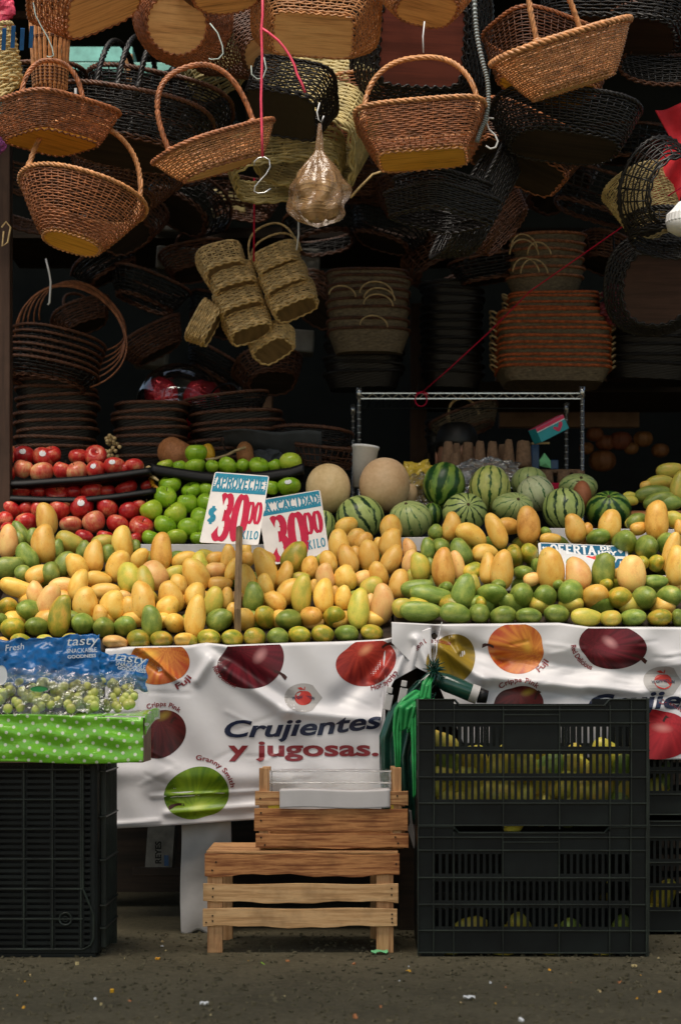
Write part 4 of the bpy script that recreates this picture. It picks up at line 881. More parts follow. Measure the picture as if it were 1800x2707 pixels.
for j in (1, 2, 3):
    SL[(1, j)] = 3; SL[(2, j)] = 8; SL[(4, j)] = 8; SL[(5, j)] = 3
    if j < 3: SL[(3, j)] = 9
YS = [0, .12, .36, .64, .88, 1]; SLY = {(i, j): 5 for i in (1, 2, 3) for j in (1, 2, 3)}
def make_crate(W, D_, H, label, loc, rot=(0, 0, 0), group=None):
    t = thing('plastic_crate', loc, label, 'plastic crate', rot, group); g = MB(); gr = MB(); T = .004
    crate_panel(g, gr, W, H, T, XS, ZS, SL, (-W/2, 0, 0), 'x')
    crate_panel(g, MB(), W, H, T, XS, ZS, SL, (-W/2, D_-T, 0), 'x')
    crate_panel(g, gr, D_-.01, H, T, YS, ZS, SLY, (W/2, .005, 0), 'y', False)
    crate_panel(g, MB(), D_-.01, H, T, YS, ZS, SLY, (-W/2+T, .005, 0), 'y', False)
    g.build('body', M['dark'], t, local=True); gr.build('ribs', M['darkrib'], t, local=True, bevel=.0008)
    g = MB(); g.bx(-W/2+.006, W/2-.006, .006, D_-.006, .012, .018)
    for x in (-W/2+.04, W/2-.04): g.bx(x-.03, x+.03, .008, D_-.008, 0, .012)
    g.build('base', M['dark'], t, local=True)
    g = MB(); x0, x1 = (XS[3]-.5)*W, (XS[4]-.5)*W; g.bx(x0, x1, -.006, -.0005, H*.873, H*.883); g.bx(x0, x1, -.004, -.0005, H*.896, H*.899); g.build('name_plate', M['darkrib'], t, local=True, bevel=.001)
    return t
CH = S(345, 0)
c0 = make_crate(.602, .40, CH, 'lower black slotted crate of the near right stack, standing on the ground', (P(1406,0,0).x, 0, 0), (0, 0, R(-.8)), 'black slotted crates')
def dupc(loc, rz, label):
    c = copy_tree(c0); c.location = loc; c.rotation_euler = (0, 0, R(rz)); c['label'] = label; return c
dupc((P(1407,0,0).x, -.002, CH-.008), -.8, 'upper black slotted crate filled with yellow-green mangos, near right stack')
dupc((P(1650,0,.47).x, .47, 0), 0, 'bottom black crate of the far right stack behind the near one')
dupc((P(1650,0,.47).x, .472, CH-.008), 0, 'second black crate of the far right stack, in deep shade')
# mangos inside the crates
def in_crate(n, x0, x1, z0, z1, y0, y1, lab, sz=.036):
    xs_ = int(math.sqrt(n*2.2)); zs_ = max(1, int(math.ceil(n/xs_))); k = 0
    for j in range(zs_):
        for i in range(xs_):
            if k >= n: return
            o = bpy.data.objects.new('mango', random.choice(MANGO)); COL.objects.link(o); k += 1
            o.location = (x0+(x1-x0)*(i+.5+.3*(j % 2))/xs_, random.uniform(y0, y1), z0+(z1-z0)*(j+.5)/zs_ + random.uniform(-.022, .018)); o.scale = (sz, sz*.95, sz*1.5); o.rotation_euler = (R(random.uniform(0, 40)), R(random.uniform(-70, 70)), R(random.uniform(0, 90)))
            o.material_slots[0].link = 'OBJECT'; o.material_slots[0].material = M['m'+random.choice('LLLGL')]
            tag(o, 'mango %s, layer %s from bottom, %s from left' % (lab, ORD[j], ORD[i]), 'mango', 'mangos kept inside the black crates')
zb = CH+.018
in_crate(33, .235, .775, zb, zb+.20, .045, .075, 'inside upper near black crate, front layers')
in_crate(18, .235, .775, zb+.0, zb+.19, .15, .22, 'inside upper near black crate, back layers')
in_crate(8, .235, .775, .02, .085, .05, .08, 'at bottom of lower near black crate')
in_crate(6, .72, .96, .03, .16, .52, .56, 'inside bottom crate of far right stack')
in_crate(6, .72, .96, CH+.03, CH+.14, .52, .56, 'inside second crate of far right stack')

# crate lying on its side at the left, its bottom towards us
def side_crate(px_r, Y, W, H, dep, label):
    x1 = P(px_r, 0, Y).x; x0 = x1-W; t = thing('plastic_crate', (x0+W/2, Y+dep/2, 0), label, 'plastic crate')
    g = MB(); gr = MB(); cols = [x1-.047-.075*k for k in range(0, 7)]; rows = [S(2530-py, 0) for py in (2508, 2428, 2349, 2270, 2191, 2113, 2034)]+[H]
    z0 = .012; xr = x1-.012
    for zz, z2 in zip(rows, rows[1:]):
        cs = [xr-.004]+cols+[x0]
        for a, b in zip(cs, cs[1:]):
            if b < x0: b = x0
            if a <= x0+.001: continue
            n = 5; pit = (z2-zz)/n
            g.bx(b, b+.007, Y, Y+.004, zz, z2); g.bx(a-.007, a, Y, Y+.004, zz, z2)
            for k in range(n+1): g.bx(b+.007, a-.007, Y, Y+.004, max(zz, zz+pit*k-pit*.27), min(z2, zz+pit*k+pit*.27))
    g.bx(x0, x1-.016, Y, Y+.004, z0, rows[0])
    for z in rows: gr.bx(x0, x1-.042, Y-.008, Y-.0005, z-.002, z+.002)
    for c in cols: gr.bx(c-.002, c+.002, Y-.0075, Y-.0005, rows[0], H)
    # rounded corner ribs and ring boss
    gr.tube([(x1-.014, Y-.004, .05), (x1-.014, Y-.004, rows[1]+.01), (x1-.042, Y-.004, rows[2]), (x1-.042, Y-.004, H)], .0035, 5)
    gr.tube([(x0, Y-.004, rows[0]), (x1-.04, Y-.004, rows[0]), (x1-.022, Y-.004, rows[0]+.010), (x1-.014, Y-.004, .05)], .003, 5)
    cx, cz = x1-.088, rows[1]; gr.tube([(cx+.016*math.cos(a), Y-.006, cz+.016*math.sin(a)) for a in [2*math.pi*k/20 for k in range(20)]], .003, 5, True)
    gr.tube([(cx+.007*math.cos(a), Y-.005, cz+.007*math.sin(a)) for a in [2*math.pi*k/12 for k in range(12)]], .0018, 4, True)
    l_ = MB(); l_.bx(x0+.005, x1-.03, Y+.045, Y+.055, .014, H-.01); l_.build('shade_panel', M['tray'], t)  # dark panel added behind the slots to stand for the shade inside
    g.build('base_grid', M['dark'], t); gr.build('ribs', M['darkrib'], t, bevel=.0008)
    g = MB(); gr = MB()   # side wall running away from us, ribs across it
    g.tube([(x1-.016, Y+.012, .012), (x1-.016, Y+.012, H)], .014, 10)
    g.bx(x1-.006, x1-.002, Y+.02, Y+dep, .012, H)
    n = 9
    for k in range(1, n): y = Y+.02+(dep-.02)*k/n; gr.bx(x1-.001, x1+.012, y-.0015, y+.0015, .02, H)
    for z in (.075, .135, .255, .37, .49): gr.bx(x1-.001, x1+.016, Y+.015, Y+dep, z-.002, z+.002)
    gr.bx(x1-.006, x1+.012, Y+dep-.01, Y+dep, 0, H)
    g.bx(x0, x1-.01, Y+.004, Y+dep, 0, .010); g.bx(x0, x1-.01, Y+.004, Y+dep, H-.006, H)
    g.build('body', M['dark'], t); gr.build('side_ribs', M['darkrib'], t, bevel=.0006)
    return t
side_crate(262, -.02, .40, S(2530-2016, 0), .30, 'black plastic crate turned on its side under the green dotted wrap')

# ---------------------------------------------------------------- wooden crates
def plank(g, px0, px1, py0, py1, Y, th, seed, wob=.002, n=16, mi=0):
    rnd = random.Random(seed); a = P(px0, py0, Y); b = P(px1, py1, Y); o1, o2 = rnd.uniform(0, 9), rnd.uniform(0, 9); vs = []
    for i in range(n+1):
        x = a.x+(b.x-a.x)*i/n; t_ = a.z+wob*math.sin(i*.7+o1)*.5; bt = b.z+wob*math.sin(i*.55+o2)+wob*.6*math.sin(i*1.7+o1)
        vs += [(x, Y, t_), (x, Y, bt), (x, Y+th, bt), (x, Y+th, t_)]
    fs = [(4*i+k, 4*i+(k+1) % 4, 4*i+4+(k+1) % 4, 4*i+4+k) for i in range(n) for k in range(4)] + [(0,3,2,1), (4*n, 4*n+1, 4*n+2, 4*n+3)]
    return g.add(vs, fs)
def nails(parent, L, Y):
    for px, py in L: g = MB(); g.box(P(px, py, Y-.0008), (.004, .0016, .004), Matrix.Rotation(R(20), 3, 'Y')); g.build('nail', M['dark'], parent)
wc = thing('wooden_crate', (P(796,0,.06).x, .2, 0), 'lower slatted wooden crate standing on legs on the ground', 'wooden crate')
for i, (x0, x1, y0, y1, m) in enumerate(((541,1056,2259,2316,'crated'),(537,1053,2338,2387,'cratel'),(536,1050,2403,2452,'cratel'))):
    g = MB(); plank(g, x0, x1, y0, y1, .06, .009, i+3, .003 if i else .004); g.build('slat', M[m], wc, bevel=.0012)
for (x0, x1) in ((548,588),(995,1040)):
    g = MB(); a = P(x0, 2262, .0695); b = P(x1, 2521, .0695); g.bx(a.x, b.x, .0695, .095, max(0, b.z), a.z); g.build('leg', M['cratez'], wc, bevel=.0015)
    g = MB(); d = .012 if x0 < 700 else -.012; g.bx(a.x+d, b.x+d, .335, .36, 0, a.z); g.build('leg', M['cratez'], wc, bevel=.0015)
for i, z in enumerate((.245,)):
    g = MB(); xa, xb = P(541,0,.06).x, P(1056,0,.06).x; g.bx(xa, xb, .3605, .369, z-.03, z+.02); g.build('slat', M['crate'], wc, bevel=.0012)
zt = P(0, 2259, .06).z
for i in range(5): g = MB(); xa, xb = P(541,0,.06).x, P(1056,0,.06).x; y = .062+i*.063; g.bx(xa+.004, xb-.004, y, y+.052, zt+.0008, zt+.008); g.build('slat', M['crate'], wc, bevel=.0012)
nails(wc, [(571,2280),(561,2302),(563,2350),(562,2372),(562,2422),(545,2440),(562,2436),(1047,2285),(1035,2350),(1035,2367),(1036,2418),(1036,2430),(1037,2440)], .06)
zu = zt+.0095; PyT = lambda py: py
uc = thing('wooden_crate', (P(876,0,.07).x, .2, zu), 'upper wooden crate holding a clear tray and white paper', 'wooden crate')
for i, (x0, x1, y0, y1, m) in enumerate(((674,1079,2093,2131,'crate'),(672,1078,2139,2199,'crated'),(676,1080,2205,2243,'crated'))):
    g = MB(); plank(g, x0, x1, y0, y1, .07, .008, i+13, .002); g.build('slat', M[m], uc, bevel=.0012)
for (x0, x1, yt) in ((685,708,2031),(1038,1061,2030)):
    g = MB(); a = P(x0, yt, .0785); b = P(x1, 2243, .0785); g.bx(a.x, b.x, .0785, .100, b.z, a.z); g.build('corner_post', M['cratez'], uc, bevel=.0015)
    g = MB(); g.bx(a.x, b.x, .30, .322, b.z, a.z-.004); g.build('corner_post', M['cratez'], uc, bevel=.0015)
for z in (.03, .075, .12):
    g = MB(); xa, xb = P(674,0,.07).x, P(1079,0,.07).x; g.bx(xa, xb, .3225, .331, zu+z-.017, zu+z+.017); g.build('slat', M['crate'], uc, bevel=.0012)
    if z > .03:
        for x in (xa+.016, xb-.024): g = MB(); g.bx(x, x+.008, .1005, .2995, zu+z-.017, zu+z+.017); g.build('end_slat', M['crate'], uc, bevel=.0012)
g = MB(); g.bx(xa+.01, xb-.01, .102, .298, zu+.002, zu+.008); g.build('bottom_board', M['crate'], uc)
nails(uc, [(688,2112),(1050,2105),(690,2150),(690,2170),(690,2215),(700,2235),(1045,2214),(1052,2230)], .07)
g = MB(); xa, xb = P(739,0,.062).x, P(1031,0,.062).x; z1, z0 = P(0,2090,.062).z, P(0,2137,.062).z
g.grid(lambda u, v: Vector((xa+(xb-xa)*u, .0635+.001*math.sin(u*14)-(.0 if v < .8 else 0)+(.10*(v-.8)/.2 if v > .8 else 0), z0+(z1-z0)*min(1, v/.8)+.002*math.sin(u*7))), 30, 15)
tag(g.build('paper_liner', M['paper'], smooth=True, solid=.001), 'white paper liner folded over the slat of the upper wooden crate', 'paper')
for (x0, x1, y0, y1) in ((709,741,2128,2138),(1034,1040,2128,2139)):
    g = MB(); a = P(x0, y0, .078); b = P(x1, y1, .078); g.bx(a.x, b.x, .078, .082, b.z, a.z); tag(g.build('yellow_label', simple('yellow tape', (.75,.55,.02), .5)), 'bit of yellow tape at %s end of the white paper liner' % ('left' if x0 < 900 else 'right'), 'tape')
xa, xb = P(712,0,.1).x, P(1034,0,.1).x; zt2 = P(0, 2040, .1).z; zb2 = zu+.128
t = thing('clear_tray', ((xa+xb)/2, .2, zb2), 'clear plastic tray lid lying in the upper wooden crate', 'plastic tray')
g = MB(); g.bx(xa, xb, .105, .295, zb2, zt2); g.build('tray', M['film'], t, bevel=.004)
g = MB()
for z in (zt2, (zt2+zb2)/2+.01): g.tube([(xa, .104, z), (xb, .104, z)], .0022, 6)
g.build('rim', film('tray rim', (.75,.72,.7), .5), t)

# ---------------------------------------------------------------- green bags and tarp between the banners
def ribbon(pts, wid, mat, name, parent, tw=0, fold=.0025, n=24):
    g = MB(); p3 = [P(*p) for p in pts]
    def fn(u, v):
        f = v*(len(p3)-1); i = min(len(p3)-2, int(f)); q = p3[i].lerp(p3[i+1], f-i); wv = wid[0]+(wid[1]-wid[0])*v
        return Vector((q.x+(u-.5)*wv, q.y+fold*math.sin(u*17+v*3)+tw*(u-.5)*wv, q.z+.004*math.sin(u*6+v*4)))
    g.grid(fn, 14, n); return g.build(name, mat, parent, smooth=True, solid=.0008)
t = thing('carrier_bags', P(1120, 1900, .3), 'bunch of bright green carrier bags hanging left of the black crates', 'plastic bags')
ribbon([(1140,1785,.33),(1128,1810,.30),(1122,1850,.30)], (.02,.035), M['gbag'], 'knot', t)
ribbon([(1110,1828,.31),(1080,1850,.28),(1056,1880,.27),(1050,1930,.27),(1052,1985,.27),(1052,2035,.28)], (.045,.014), M['gbag'], 'strip', t, .4)
ribbon([(1115,1845,.30),(1078,1870,.26),(1072,1930,.27)], (.075,.03), M['gbag'], 'strip', t, .3)
ribbon([(1118,1838,.32),(1098,1870,.27),(1100,1960,.27),(1100,2070,.27),(1097,2108,.27)], (.045,.012), M['gbag'], 'strip', t)
ribbon([(1112,1860,.30),(1094,1890,.29),(1085,1935,.29)], (.05,.02), M['gbag'], 'strip', t, .6)
t = thing('dark_bags', P(1060, 2050, .38), 'dark green plastic bags hanging behind the bright green ones', 'plastic bags')
ribbon([(1130,1800,.37),(1060,1880,.36),(1040,1950,.36),(1046,2050,.37),(1060,2150,.38)], (.06,.10), M['tarp'], 'sheet', t, .2, .010)
ribbon([(1135,1830,.36),(1100,1900,.35),(1085,2000,.35),(1100,2180,.36)], (.04,.07), M['tarp'], 'sheet', t, .3, .012)
ribbon([(1080,2140,.36),(1090,2200,.36),(1102,2240,.36)], (.03,.02), M['sheet'], 'sheet', t, .1)
t = thing('rolled_tarp', P(1200, 1830, .36), 'rolled dark green tarp tied behind the black crate top', 'tarp')
g = MB(); g.tube([P(1140,1785,.37), P(1180,1805,.36), P(1240,1830,.36), P(1262,1838,.36)], [.014,.026,.026,.024], 14); g.build('roll', M['tarp'], t, smooth=True)
g = MB(); g.tube([P(1243,1831,.358), P(1263,1838,.358)], .0262, 14, cap=False); g.build('white_band', M['sheet'], t, smooth=True)
g = MB(); g.tube([P(1264,1838,.36), P(1288,1843,.36)], [.0225,.018], 14); g.build('roll_end', M['tray'], t, smooth=True)
g = MB(); rnd = random.Random(5)
for k in range(60):
    a = rnd.uniform(0, 6.28); b = rnd.uniform(-1.2, 1.2); d = Vector((math.cos(a)*math.cos(b), math.sin(a)*math.cos(b), math.sin(b))); q = P(1148, 1775, .33)
    g.tube([q, q+d*.02+Vector((0, 0, .004)), q+d*rnd.uniform(.025, .045)+Vector((rnd.uniform(-.01, .01), 0, rnd.uniform(-.01, .01)))], [.003, .0022, .0008], 4)
tag(g.build('film_knot', M['tarp']), 'frayed dark film knot where the banners are tied', 'knot')
for i, (x, y) in enumerate(((1030,1825),(1068,1808))):
    g = MB(); g.box(P(x, y, .36), (.016, .012, .018), Matrix.Rotation(R(10), 3, 'Y')); g.box(P(x-4, y+32, .36), (.022, .006, .045), Matrix.Rotation(R(12), 3, 'Y')); tag(g.build('white_clip', M['sheet'], bevel=.002), '%s pale plastic clip on the dark bag edge right of the banner' % ('lower' if i == 0 else 'upper'), 'clip')

# ---------------------------------------------------------------- grapes on the dotted box
Yg = -.10
t = thing('produce_box', P(190, 2018, Yg+.12), 'open box wrapped in shiny green film with white dots', 'box')
a = P(-90, 1893, Yg); b = P(379, 2017, Yg)
def boxf(u, v):
    x = a.x+(b.x-a.x)*u; z = b.z+(a.z-b.z)*v + (.003*math.sin(u*7) if v < .1 else 0) + .004*math.sin(u*5)*(v > .9)
    return Vector((x, Yg+.004*math.sin(u*23+v*9)*math.sin(v*3.1)+.003*math.sin(v*15+u*4), z))
g = MB(); g.grid(boxf, 70, 30); g.build('front_wrap', M['polka'], t, smooth=True, solid=.001)
g = MB(); g.grid(lambda u, v: Vector((a.x+(b.x-a.x)*u, Yg+.002+.20*v, a.z-.002+.014*math.sin(v*1.6)*u+.003*math.sin(u*9+v*5))), 40, 10); g.build('top_flap', M['polka'], t, smooth=True, solid=.001)
g = MB(); g.grid(lambda u, v: Vector((b.x+.002+.025*u, Yg+.02+.14*u, a.z-.002+.022*math.sin(u*2.2)-.05*v*(1-u*.5))), 8, 8); g.build('corner_flap', M['polka'], t, smooth=True, solid=.001)
g = MB(); g.bx(b.x-.012, b.x-.002, Yg+.005, Yg+.22, b.z, a.z-.006); g.bx(a.x, b.x-.002, Yg+.006, Yg+.22, b.z, b.z+.006); g.build('carton', M['brownpaper'], t)
gr = lump('grape', melf, M['grape'], 14, 10)
def crumple(fn, nu, nv, amp, sc, seed):
    g = MB()
    def f2(u, v):
        p = fn(u, v); n = noise.noise_vector(p*sc+Vector((seed, 0, 0))); n2 = noise.noise_vector(p*sc*2.7+Vector((seed, 5, 0))); return p+n*amp+n2*amp*.45
    g.grid(f2, nu, nv); return g
def grape_bag(px0, px1, pyb, pyt, Y, hx0, hx1, hyt, hyb, label, n, seed, tilt=0):
    rnd = random.Random(seed); q = P((px0+px1)/2, pyb, Y); t = thing('grape_bag', q, label, 'grape bag', group='bags of green grapes')
    W = S(px1-px0, Y); Hh = S(pyb-pyt, Y)
    for k in range(n):
        x = (rnd.random()-.5)*W*.96; lim = Hh*(1-(2*x/W)**4*.5); zz = rnd.random()**1.1*lim; y = -.01 + rnd.uniform(-.012, .012)+.05*(zz/Hh); r = rnd.uniform(.0110, .0132)
        o = bpy.data.objects.new('grape', gr); COL.objects.link(o); o.parent = t; o.location = (x, y, r+zz*.85); o.scale = (r, r, r*rnd.uniform(1, 1.2)); o.rotation_euler = (rnd.random(), rnd.random(), 0)
    def bag(u, v):   # film over the front and top of the grapes
        x = q.x+(u-.5)*W*1.08; k = v; return Vector((x, Y-.034+.05*k+.02*abs(u-.5)*2, q.z+.002+k*Hh*1.25*(1-.35*(2*u-1)**4)))
    crumple(bag, 46, 26, .014, 26, seed).build('clear_film', M['film'], t, smooth=False)
    def head(u, v):
        px = hx0+(hx1-hx0)*u; sl = tilt*(u-.5); py = hyb+(hyt-hyb)*v + sl; p = P(px, py, Y+.03+.03*v); return p
    if hyt:
        crumple(head, 60, 30, .011, 26, seed+3).build('blue_header', M['bluebag'], t, smooth=True, solid=.0006)
        def neck(u, v): px = hx0+(hx1-hx0)*u; py = hyb+(pyt-20-hyb)*-(-v)+tilt*(u-.5)*(1-v); return P(px, py+6, Y+.02-.03*v)
        crumple(neck, 50, 20, .012, 26, seed+8).build('crumpled_neck', M['film'], t, smooth=False)
        mpf = lambda x, z: Vector((x, Y+.012, z))
        for s_, xx, yy, sz, wt in (('tasty', .84 if hx0 < 0 else .66, .80, 34, .0), ('SNACKABLE', .84 if hx0 < 0 else .68, .64, 17, .0), ('GOODNESS', .84 if hx0 < 0 else .70, .53, 12, .02)):
            cxp = hx0+(hx1-hx0)*xx; cyp = hyb+(hyt-hyb)*yy+tilt*(xx-.5); w2 = {'tasty': 42, 'SNACKABLE': 40, 'GOODNESS': 38}[s_]; dy = tilt*(w2*2/(hx1-hx0))/2
            g = MB(); pa, pb = P(cxp-w2, cyp-dy, Y), P(cxp+w2, cyp+dy, Y); text_on(g, s_, [(pa.x, pa.z), (pb.x, pb.z)], S(sz, Y), mpf, wt, .2 if s_ == 'tasty' else 0, fit=True); g.build('lettering', M['whiteink'], t)
    return t
bg1 = grape_bag(-60, 262, 1893, 1795, -.04, -60, 267, 1686, 1812, 'large clear bag of green grapes with a blue header reading tasty SNACKABLE', 96, 1, -18)
grape_bag(200, 362, 1885, 1800, .04, 240, 392, 1730, 1815, 'smaller right bag of green grapes with crooked blue header', 50, 4, 22)
g = MB(); pa, pb = P(10, 1722, -.04), P(62, 1716, -.04); text_on(g, 'Fresh', [(pa.x, pa.z), (pb.x, pb.z)], S(24, -.04), lambda x, z: Vector((x, -.026, z)), .0, .2, fit=True); g.build('lettering', M['whiteink'], bg1)
g = MB(); q = P(103, 1822, -.09); g.lathe([(0, 0), (.022, 0), (.023, .001)], 24, (0, 0, 0)); g.v = [Vector((v.x, -v.z, v.y*.33))+Vector((q.x, q.y, q.z)) for v in g.v]; g.build('green_sticker', M['gbag'], bg1)
g = MB(); q = P(4, 1785, -.07); g.lathe([(0, 0), (.014, 0), (.015, .001)], 24, (0, 0, 0)); g.v = [Vector((v.x, -v.z, v.y*1.7))+Vector((q.x, q.y, q.z)) for v in g.v]; g.build('round_sticker', M['whiteink'], bg1)
# ---------------------------------------------------------------- baskets
def sup(a, n):
    c, s_ = math.cos(a), math.sin(a); e = 2.0/n
    return math.copysign(abs(c)**e, c), math.copysign(abs(s_)**e, s_)
def loop_pts(rx, ry, n, N):
    """points evenly spaced round a superellipse, corner exponent n"""
    raw = [sup(2*math.pi*k/360, n) for k in range(360)]; raw = [Vector((x*rx, y*ry)) for x, y in raw]; L = [0]
    for i in range(360): L.append(L[-1]+(raw[(i+1) % 360]-raw[i]).length)
    out = []; j = 0
    for k in range(N):
        d = L[-1]*k/N
        while L[j+1] < d: j += 1
        f = (d-L[j])/max(1e-9, L[j+1]-L[j]); out.append(raw[j].lerp(raw[(j+1) % 360], f))
    return out
def rope(g, pts, r, strands, turns, closed=True, sides=5, sr=None, arcz=0):
    """twisted or braided bundle that follows pts"""
    N = len(pts); sr = sr or r*.62
    for s_ in range(strands):
        out = []
        for i, p in enumerate(pts):
            a = pts[(i-1) % N] if (closed or i > 0) else p; b = pts[(i+1) % N] if (closed or i < N-1) else p
            t = (b-a).normalized(); u = Vector((0, 0, 1)) if abs(t.z) < .95 else Vector((0, 1, 0)); u = (u-t*u.dot(t)).normalized(); q = t.cross(u)
            an = 2*math.pi*(s_/strands + turns*i/N); out.append(p+(u*math.cos(an)+q*math.sin(an))*r)
        g.tube(out, sr, sides, closed)
def make_basket(loc, rot, rim, bot, h, n=2.0, n2=None, rows=14, gap=.016, mat='wick', rimmat=None, base='board', rimr=.006, label='', handle=None, hmat=None, wr=.0021, group='baskets hung over the stall', name='basket', cat='basket', saddle=0, baserows=True, open_lo=0):
    """local frame: open side up (+z), base at z=0. handle=(half span, rise, direction deg, radius) or list"""
    n2 = n2 or n; t = thing(name, loc, label, cat, [R(k) for k in rot], group)
    dkb = mat == 'black'; rows = int(rows*(1.12 if dkb else 1.15)); gap *= 1.45
    if wr < .003: wr = .0031 if dkb else .0024
    per = 4*(rim[0]+rim[1])*.85; NS = max(16, 2*int(per/gap/2)); Q = 2 if wr > .0016 else 2
    lo = loop_pts(bot[0], bot[1], n2, NS*Q); hi = loop_pts(rim[0], rim[1], n, NS*Q)
    def pt(i, v, off=0):
        p = lo[i % (NS*Q)].lerp(hi[i % (NS*Q)], v**.85); l = p.length or 1; p = p*(1+off/l)
        return Vector((p.x, p.y, h*v + saddle*v*((p.x/rim[0])**2-.5)))
    g = MB(); rnd = random.Random(hash(label) % 1000 if False else len(label)*7+int(loc[0]*100))
    for k in range(rows):
        v = (k+.6)/rows
        if v < open_lo: continue
        jit = rnd.uniform(-.12, .12)/rows; ph = rnd.random()*6
        g.tube([pt(i, max(0.01, min(.99, v+jit+.10/rows*math.sin(i*.35+ph))), wr*.8*math.cos(math.pi*(i/Q+k))) for i in range(NS*Q)], wr, 4, True)
    for s_ in range(NS):
        g.tube([pt(s_*Q, v_) for v_ in (0, .33, .66, 1)], wr*.85, 4)
    g.build('weave', M[mat], t, local=True, smooth=True)
    g = MB(); P3 = [pt(i, 1.0) for i in range(NS*Q)]; rope(g, P3, rimr*.62, 3, max(8, int(per/.05)), True, 5, rimr*.60); g.build('rim', M[rimmat or mat], t, local=True, smooth=True)
    if base:
        g = MB(); L = loop_pts(bot[0]*.95, bot[1]*.95, n2, 60)
        g.add([(p.x, p.y, .002) for p in L]+[(p.x, p.y, -.004) for p in L], [tuple(range(60)), tuple(range(60, 120))[::-1]]+[(i, 60+i, 60+(i+1) % 60, (i+1) % 60) for i in range(60)]); g.build('base_board', M[base], t, local=True)
    g = MB(); L = loop_pts(bot[0], bot[1], n2, NS*4)
    g.tube([Vector((p.x*(1-.035*(1+math.sin(i*math.pi/3))), p.y*(1-.035*(1+math.sin(i*math.pi/3))), -.004+.002*math.cos(i*math.pi/3))) for i, p in enumerate(L)], wr*1.2, 4, True)
    rope(g, [Vector((p.x*1.01, p.y*1.01, .004)) for p in L[::2]], wr*1.1, 2, NS//3, True, 4, wr*1.1); g.build('foot_border', M[rimmat or mat], t, local=True, smooth=True)
    for hd in (handle if isinstance(handle, list) else ([handle] if handle else [])):
        span, rise, deg, rr = hd[:4]; ex = hd[4] if len(hd) > 4 else 0.0; sh = hd[5] if len(hd) > 5 else 0
        d = Vector((math.cos(R(deg)), math.sin(R(deg)), 0)); pd = Vector((-d.y, d.x, 0)); g = MB(); pts = []
        for i in range(41):
            a = math.pi*i/40; e = .82; x = math.copysign(abs(math.cos(a))**e, math.cos(a)); pts.append(d*(span*x*(1+ex*math.sin(a))) + pd*sh + Vector((0, 0, h-.02+rise*math.sin(a)**.9)))
        rope(g, pts, rr*.55, 4, 9*rise/.2, False, 5, rr*.52); g.build('handle', M[hmat or rimmat or mat], t, local=True, smooth=True)
        for e_ in (pts[0], pts[-1]): g = MB(); g.tube([e_+Vector((0, 0, z*.001)) for z in (22, 30, 38, 44)], rr*1.35, 8); g.build('handle_binding', M[hmat or rimmat or mat], t, local=True, smooth=True)
    return t
def B(px, py, Y, *a, **k): q = P(px, py, Y); return make_basket((q.x, q.y, q.z), *a, **k)
# px,py are where the base centre shows
HG = 'baskets hung over the stall'
B(138,373,.42,(0,0,48),(.165,.150),(.118,.105),.088,4.5,4.5,17,.014,'wick','wick','boardy',.0065,'tan six sided looking basket with arched handle and honey board base, far left',(.092,.165,-34,.0075))
B(190,640,.40,(24,-6,28)[:0] or (-8,14,18),(.185,.155),(.085,.065),.150,2.2,2.4,20,.015,'wick','wickhi','boardy',.0065,'tan tilted oval basket with a very big hoop handle, lowest on the left',(.172,.245,12,.0085,.10))
B(590,440,.36,(-6,-22,38),(.185,.125),(.130,.075),.075,3.0,3.0,13,.014,'wickhi','wick','board',.0065,'shallow tan basket tipped to the right with tall round hoop handle, centre left',(.128,.235,-22,.0085,.22))
B(1118,418,.38,(-7,-3,-6),(.185,.13),(.128,.072),.118,5,6,20,.014,'wick','wickhi','boardy',.0065,'tan rectangular basket with tall arched handle and amber board base, centre right',(.165,.205,0,.0085,.06))
B(1515,225,.36,(6,-20,14),(.205,.13),(.12,.07),.125,2.6,4,21,.013,'wickhi','wickhi','board',.0095,'honey coloured boat basket with thick braided rim, upper right',[(.085,.25,18,.009)])
B(1450,225,.62,(-10,8,30),(.19,.13),(.15,.085),.15,4,5,16,.016,'wickdk','wick','boardy',.006,'brown basket partly hidden behind the braided boat basket')
B(275,10,.45,(-28,-28,25),(.18,.14),(.13,.10),.12,4,4,16,.016,'wick','wick','board',.006,'brown basket cut by the top edge, left of the round based one')
B(468,62,.62,(-62,5,0),(.150,.145),(.092,.090),.15,2,2,17,.016,'wick','wick','board',.006,'round basket with its pale round wooden base facing forward')
B(600,-15,.48,(-18,-8,0),(.16,.13),(.10,.08),.08,2.2,2.2,11,.014,'wickdk','wick','board',.006,'brown oval basket rim cut off by the top edge above centre')
B(828,90,.52,(-42,4,0),(.190,.135),(.122,.070),.14,5,7,16,.016,'wickhi','wickhi','board',.006,'basket showing its large rectangular plywood base, top centre')
B(690,150,.80,(-40,-40,0),(.15,.12),(.055,.075),.22,2.2,2.2,24,.016,'wickdk','wickdk','board',.006,'dark brown deep basket with small oval wooden base behind the pink twine')
B(745,300,.72,(-36,14,-14),(.130,.10),(.115,.085),.13,5,5,16,.015,'black','black','black',.006,'black basket tipped sideways in front of the pale palm basket')
B(1128,20,.46,(-22,6,20),(.17,.13),(.09,.07),.12,2.4,3,17,.014,'wickhi','wick','board',.006,'tan basket bottom cut by the top edge above the black framed tray')
B(1115,115,.85,(-70,3,0),(.215,.20),(.135,.13),.10,5,6,10,.02,'black','black','boardr',.008,'large black tray with a dull red board base, top centre right')
B(1490,385,.75,(-8,4,10),(.225,.16),(.17,.11),.11,3,3,14,.018,'black','black','darkwood',.007,'long black basket under the honey boat basket')
B(1165,580,.62,(2,3,40),(.145,.125),(.128,.110),.065,6,6,10,.015,'black','black',None,.006,'small square black basket hanging under the amber board basket')
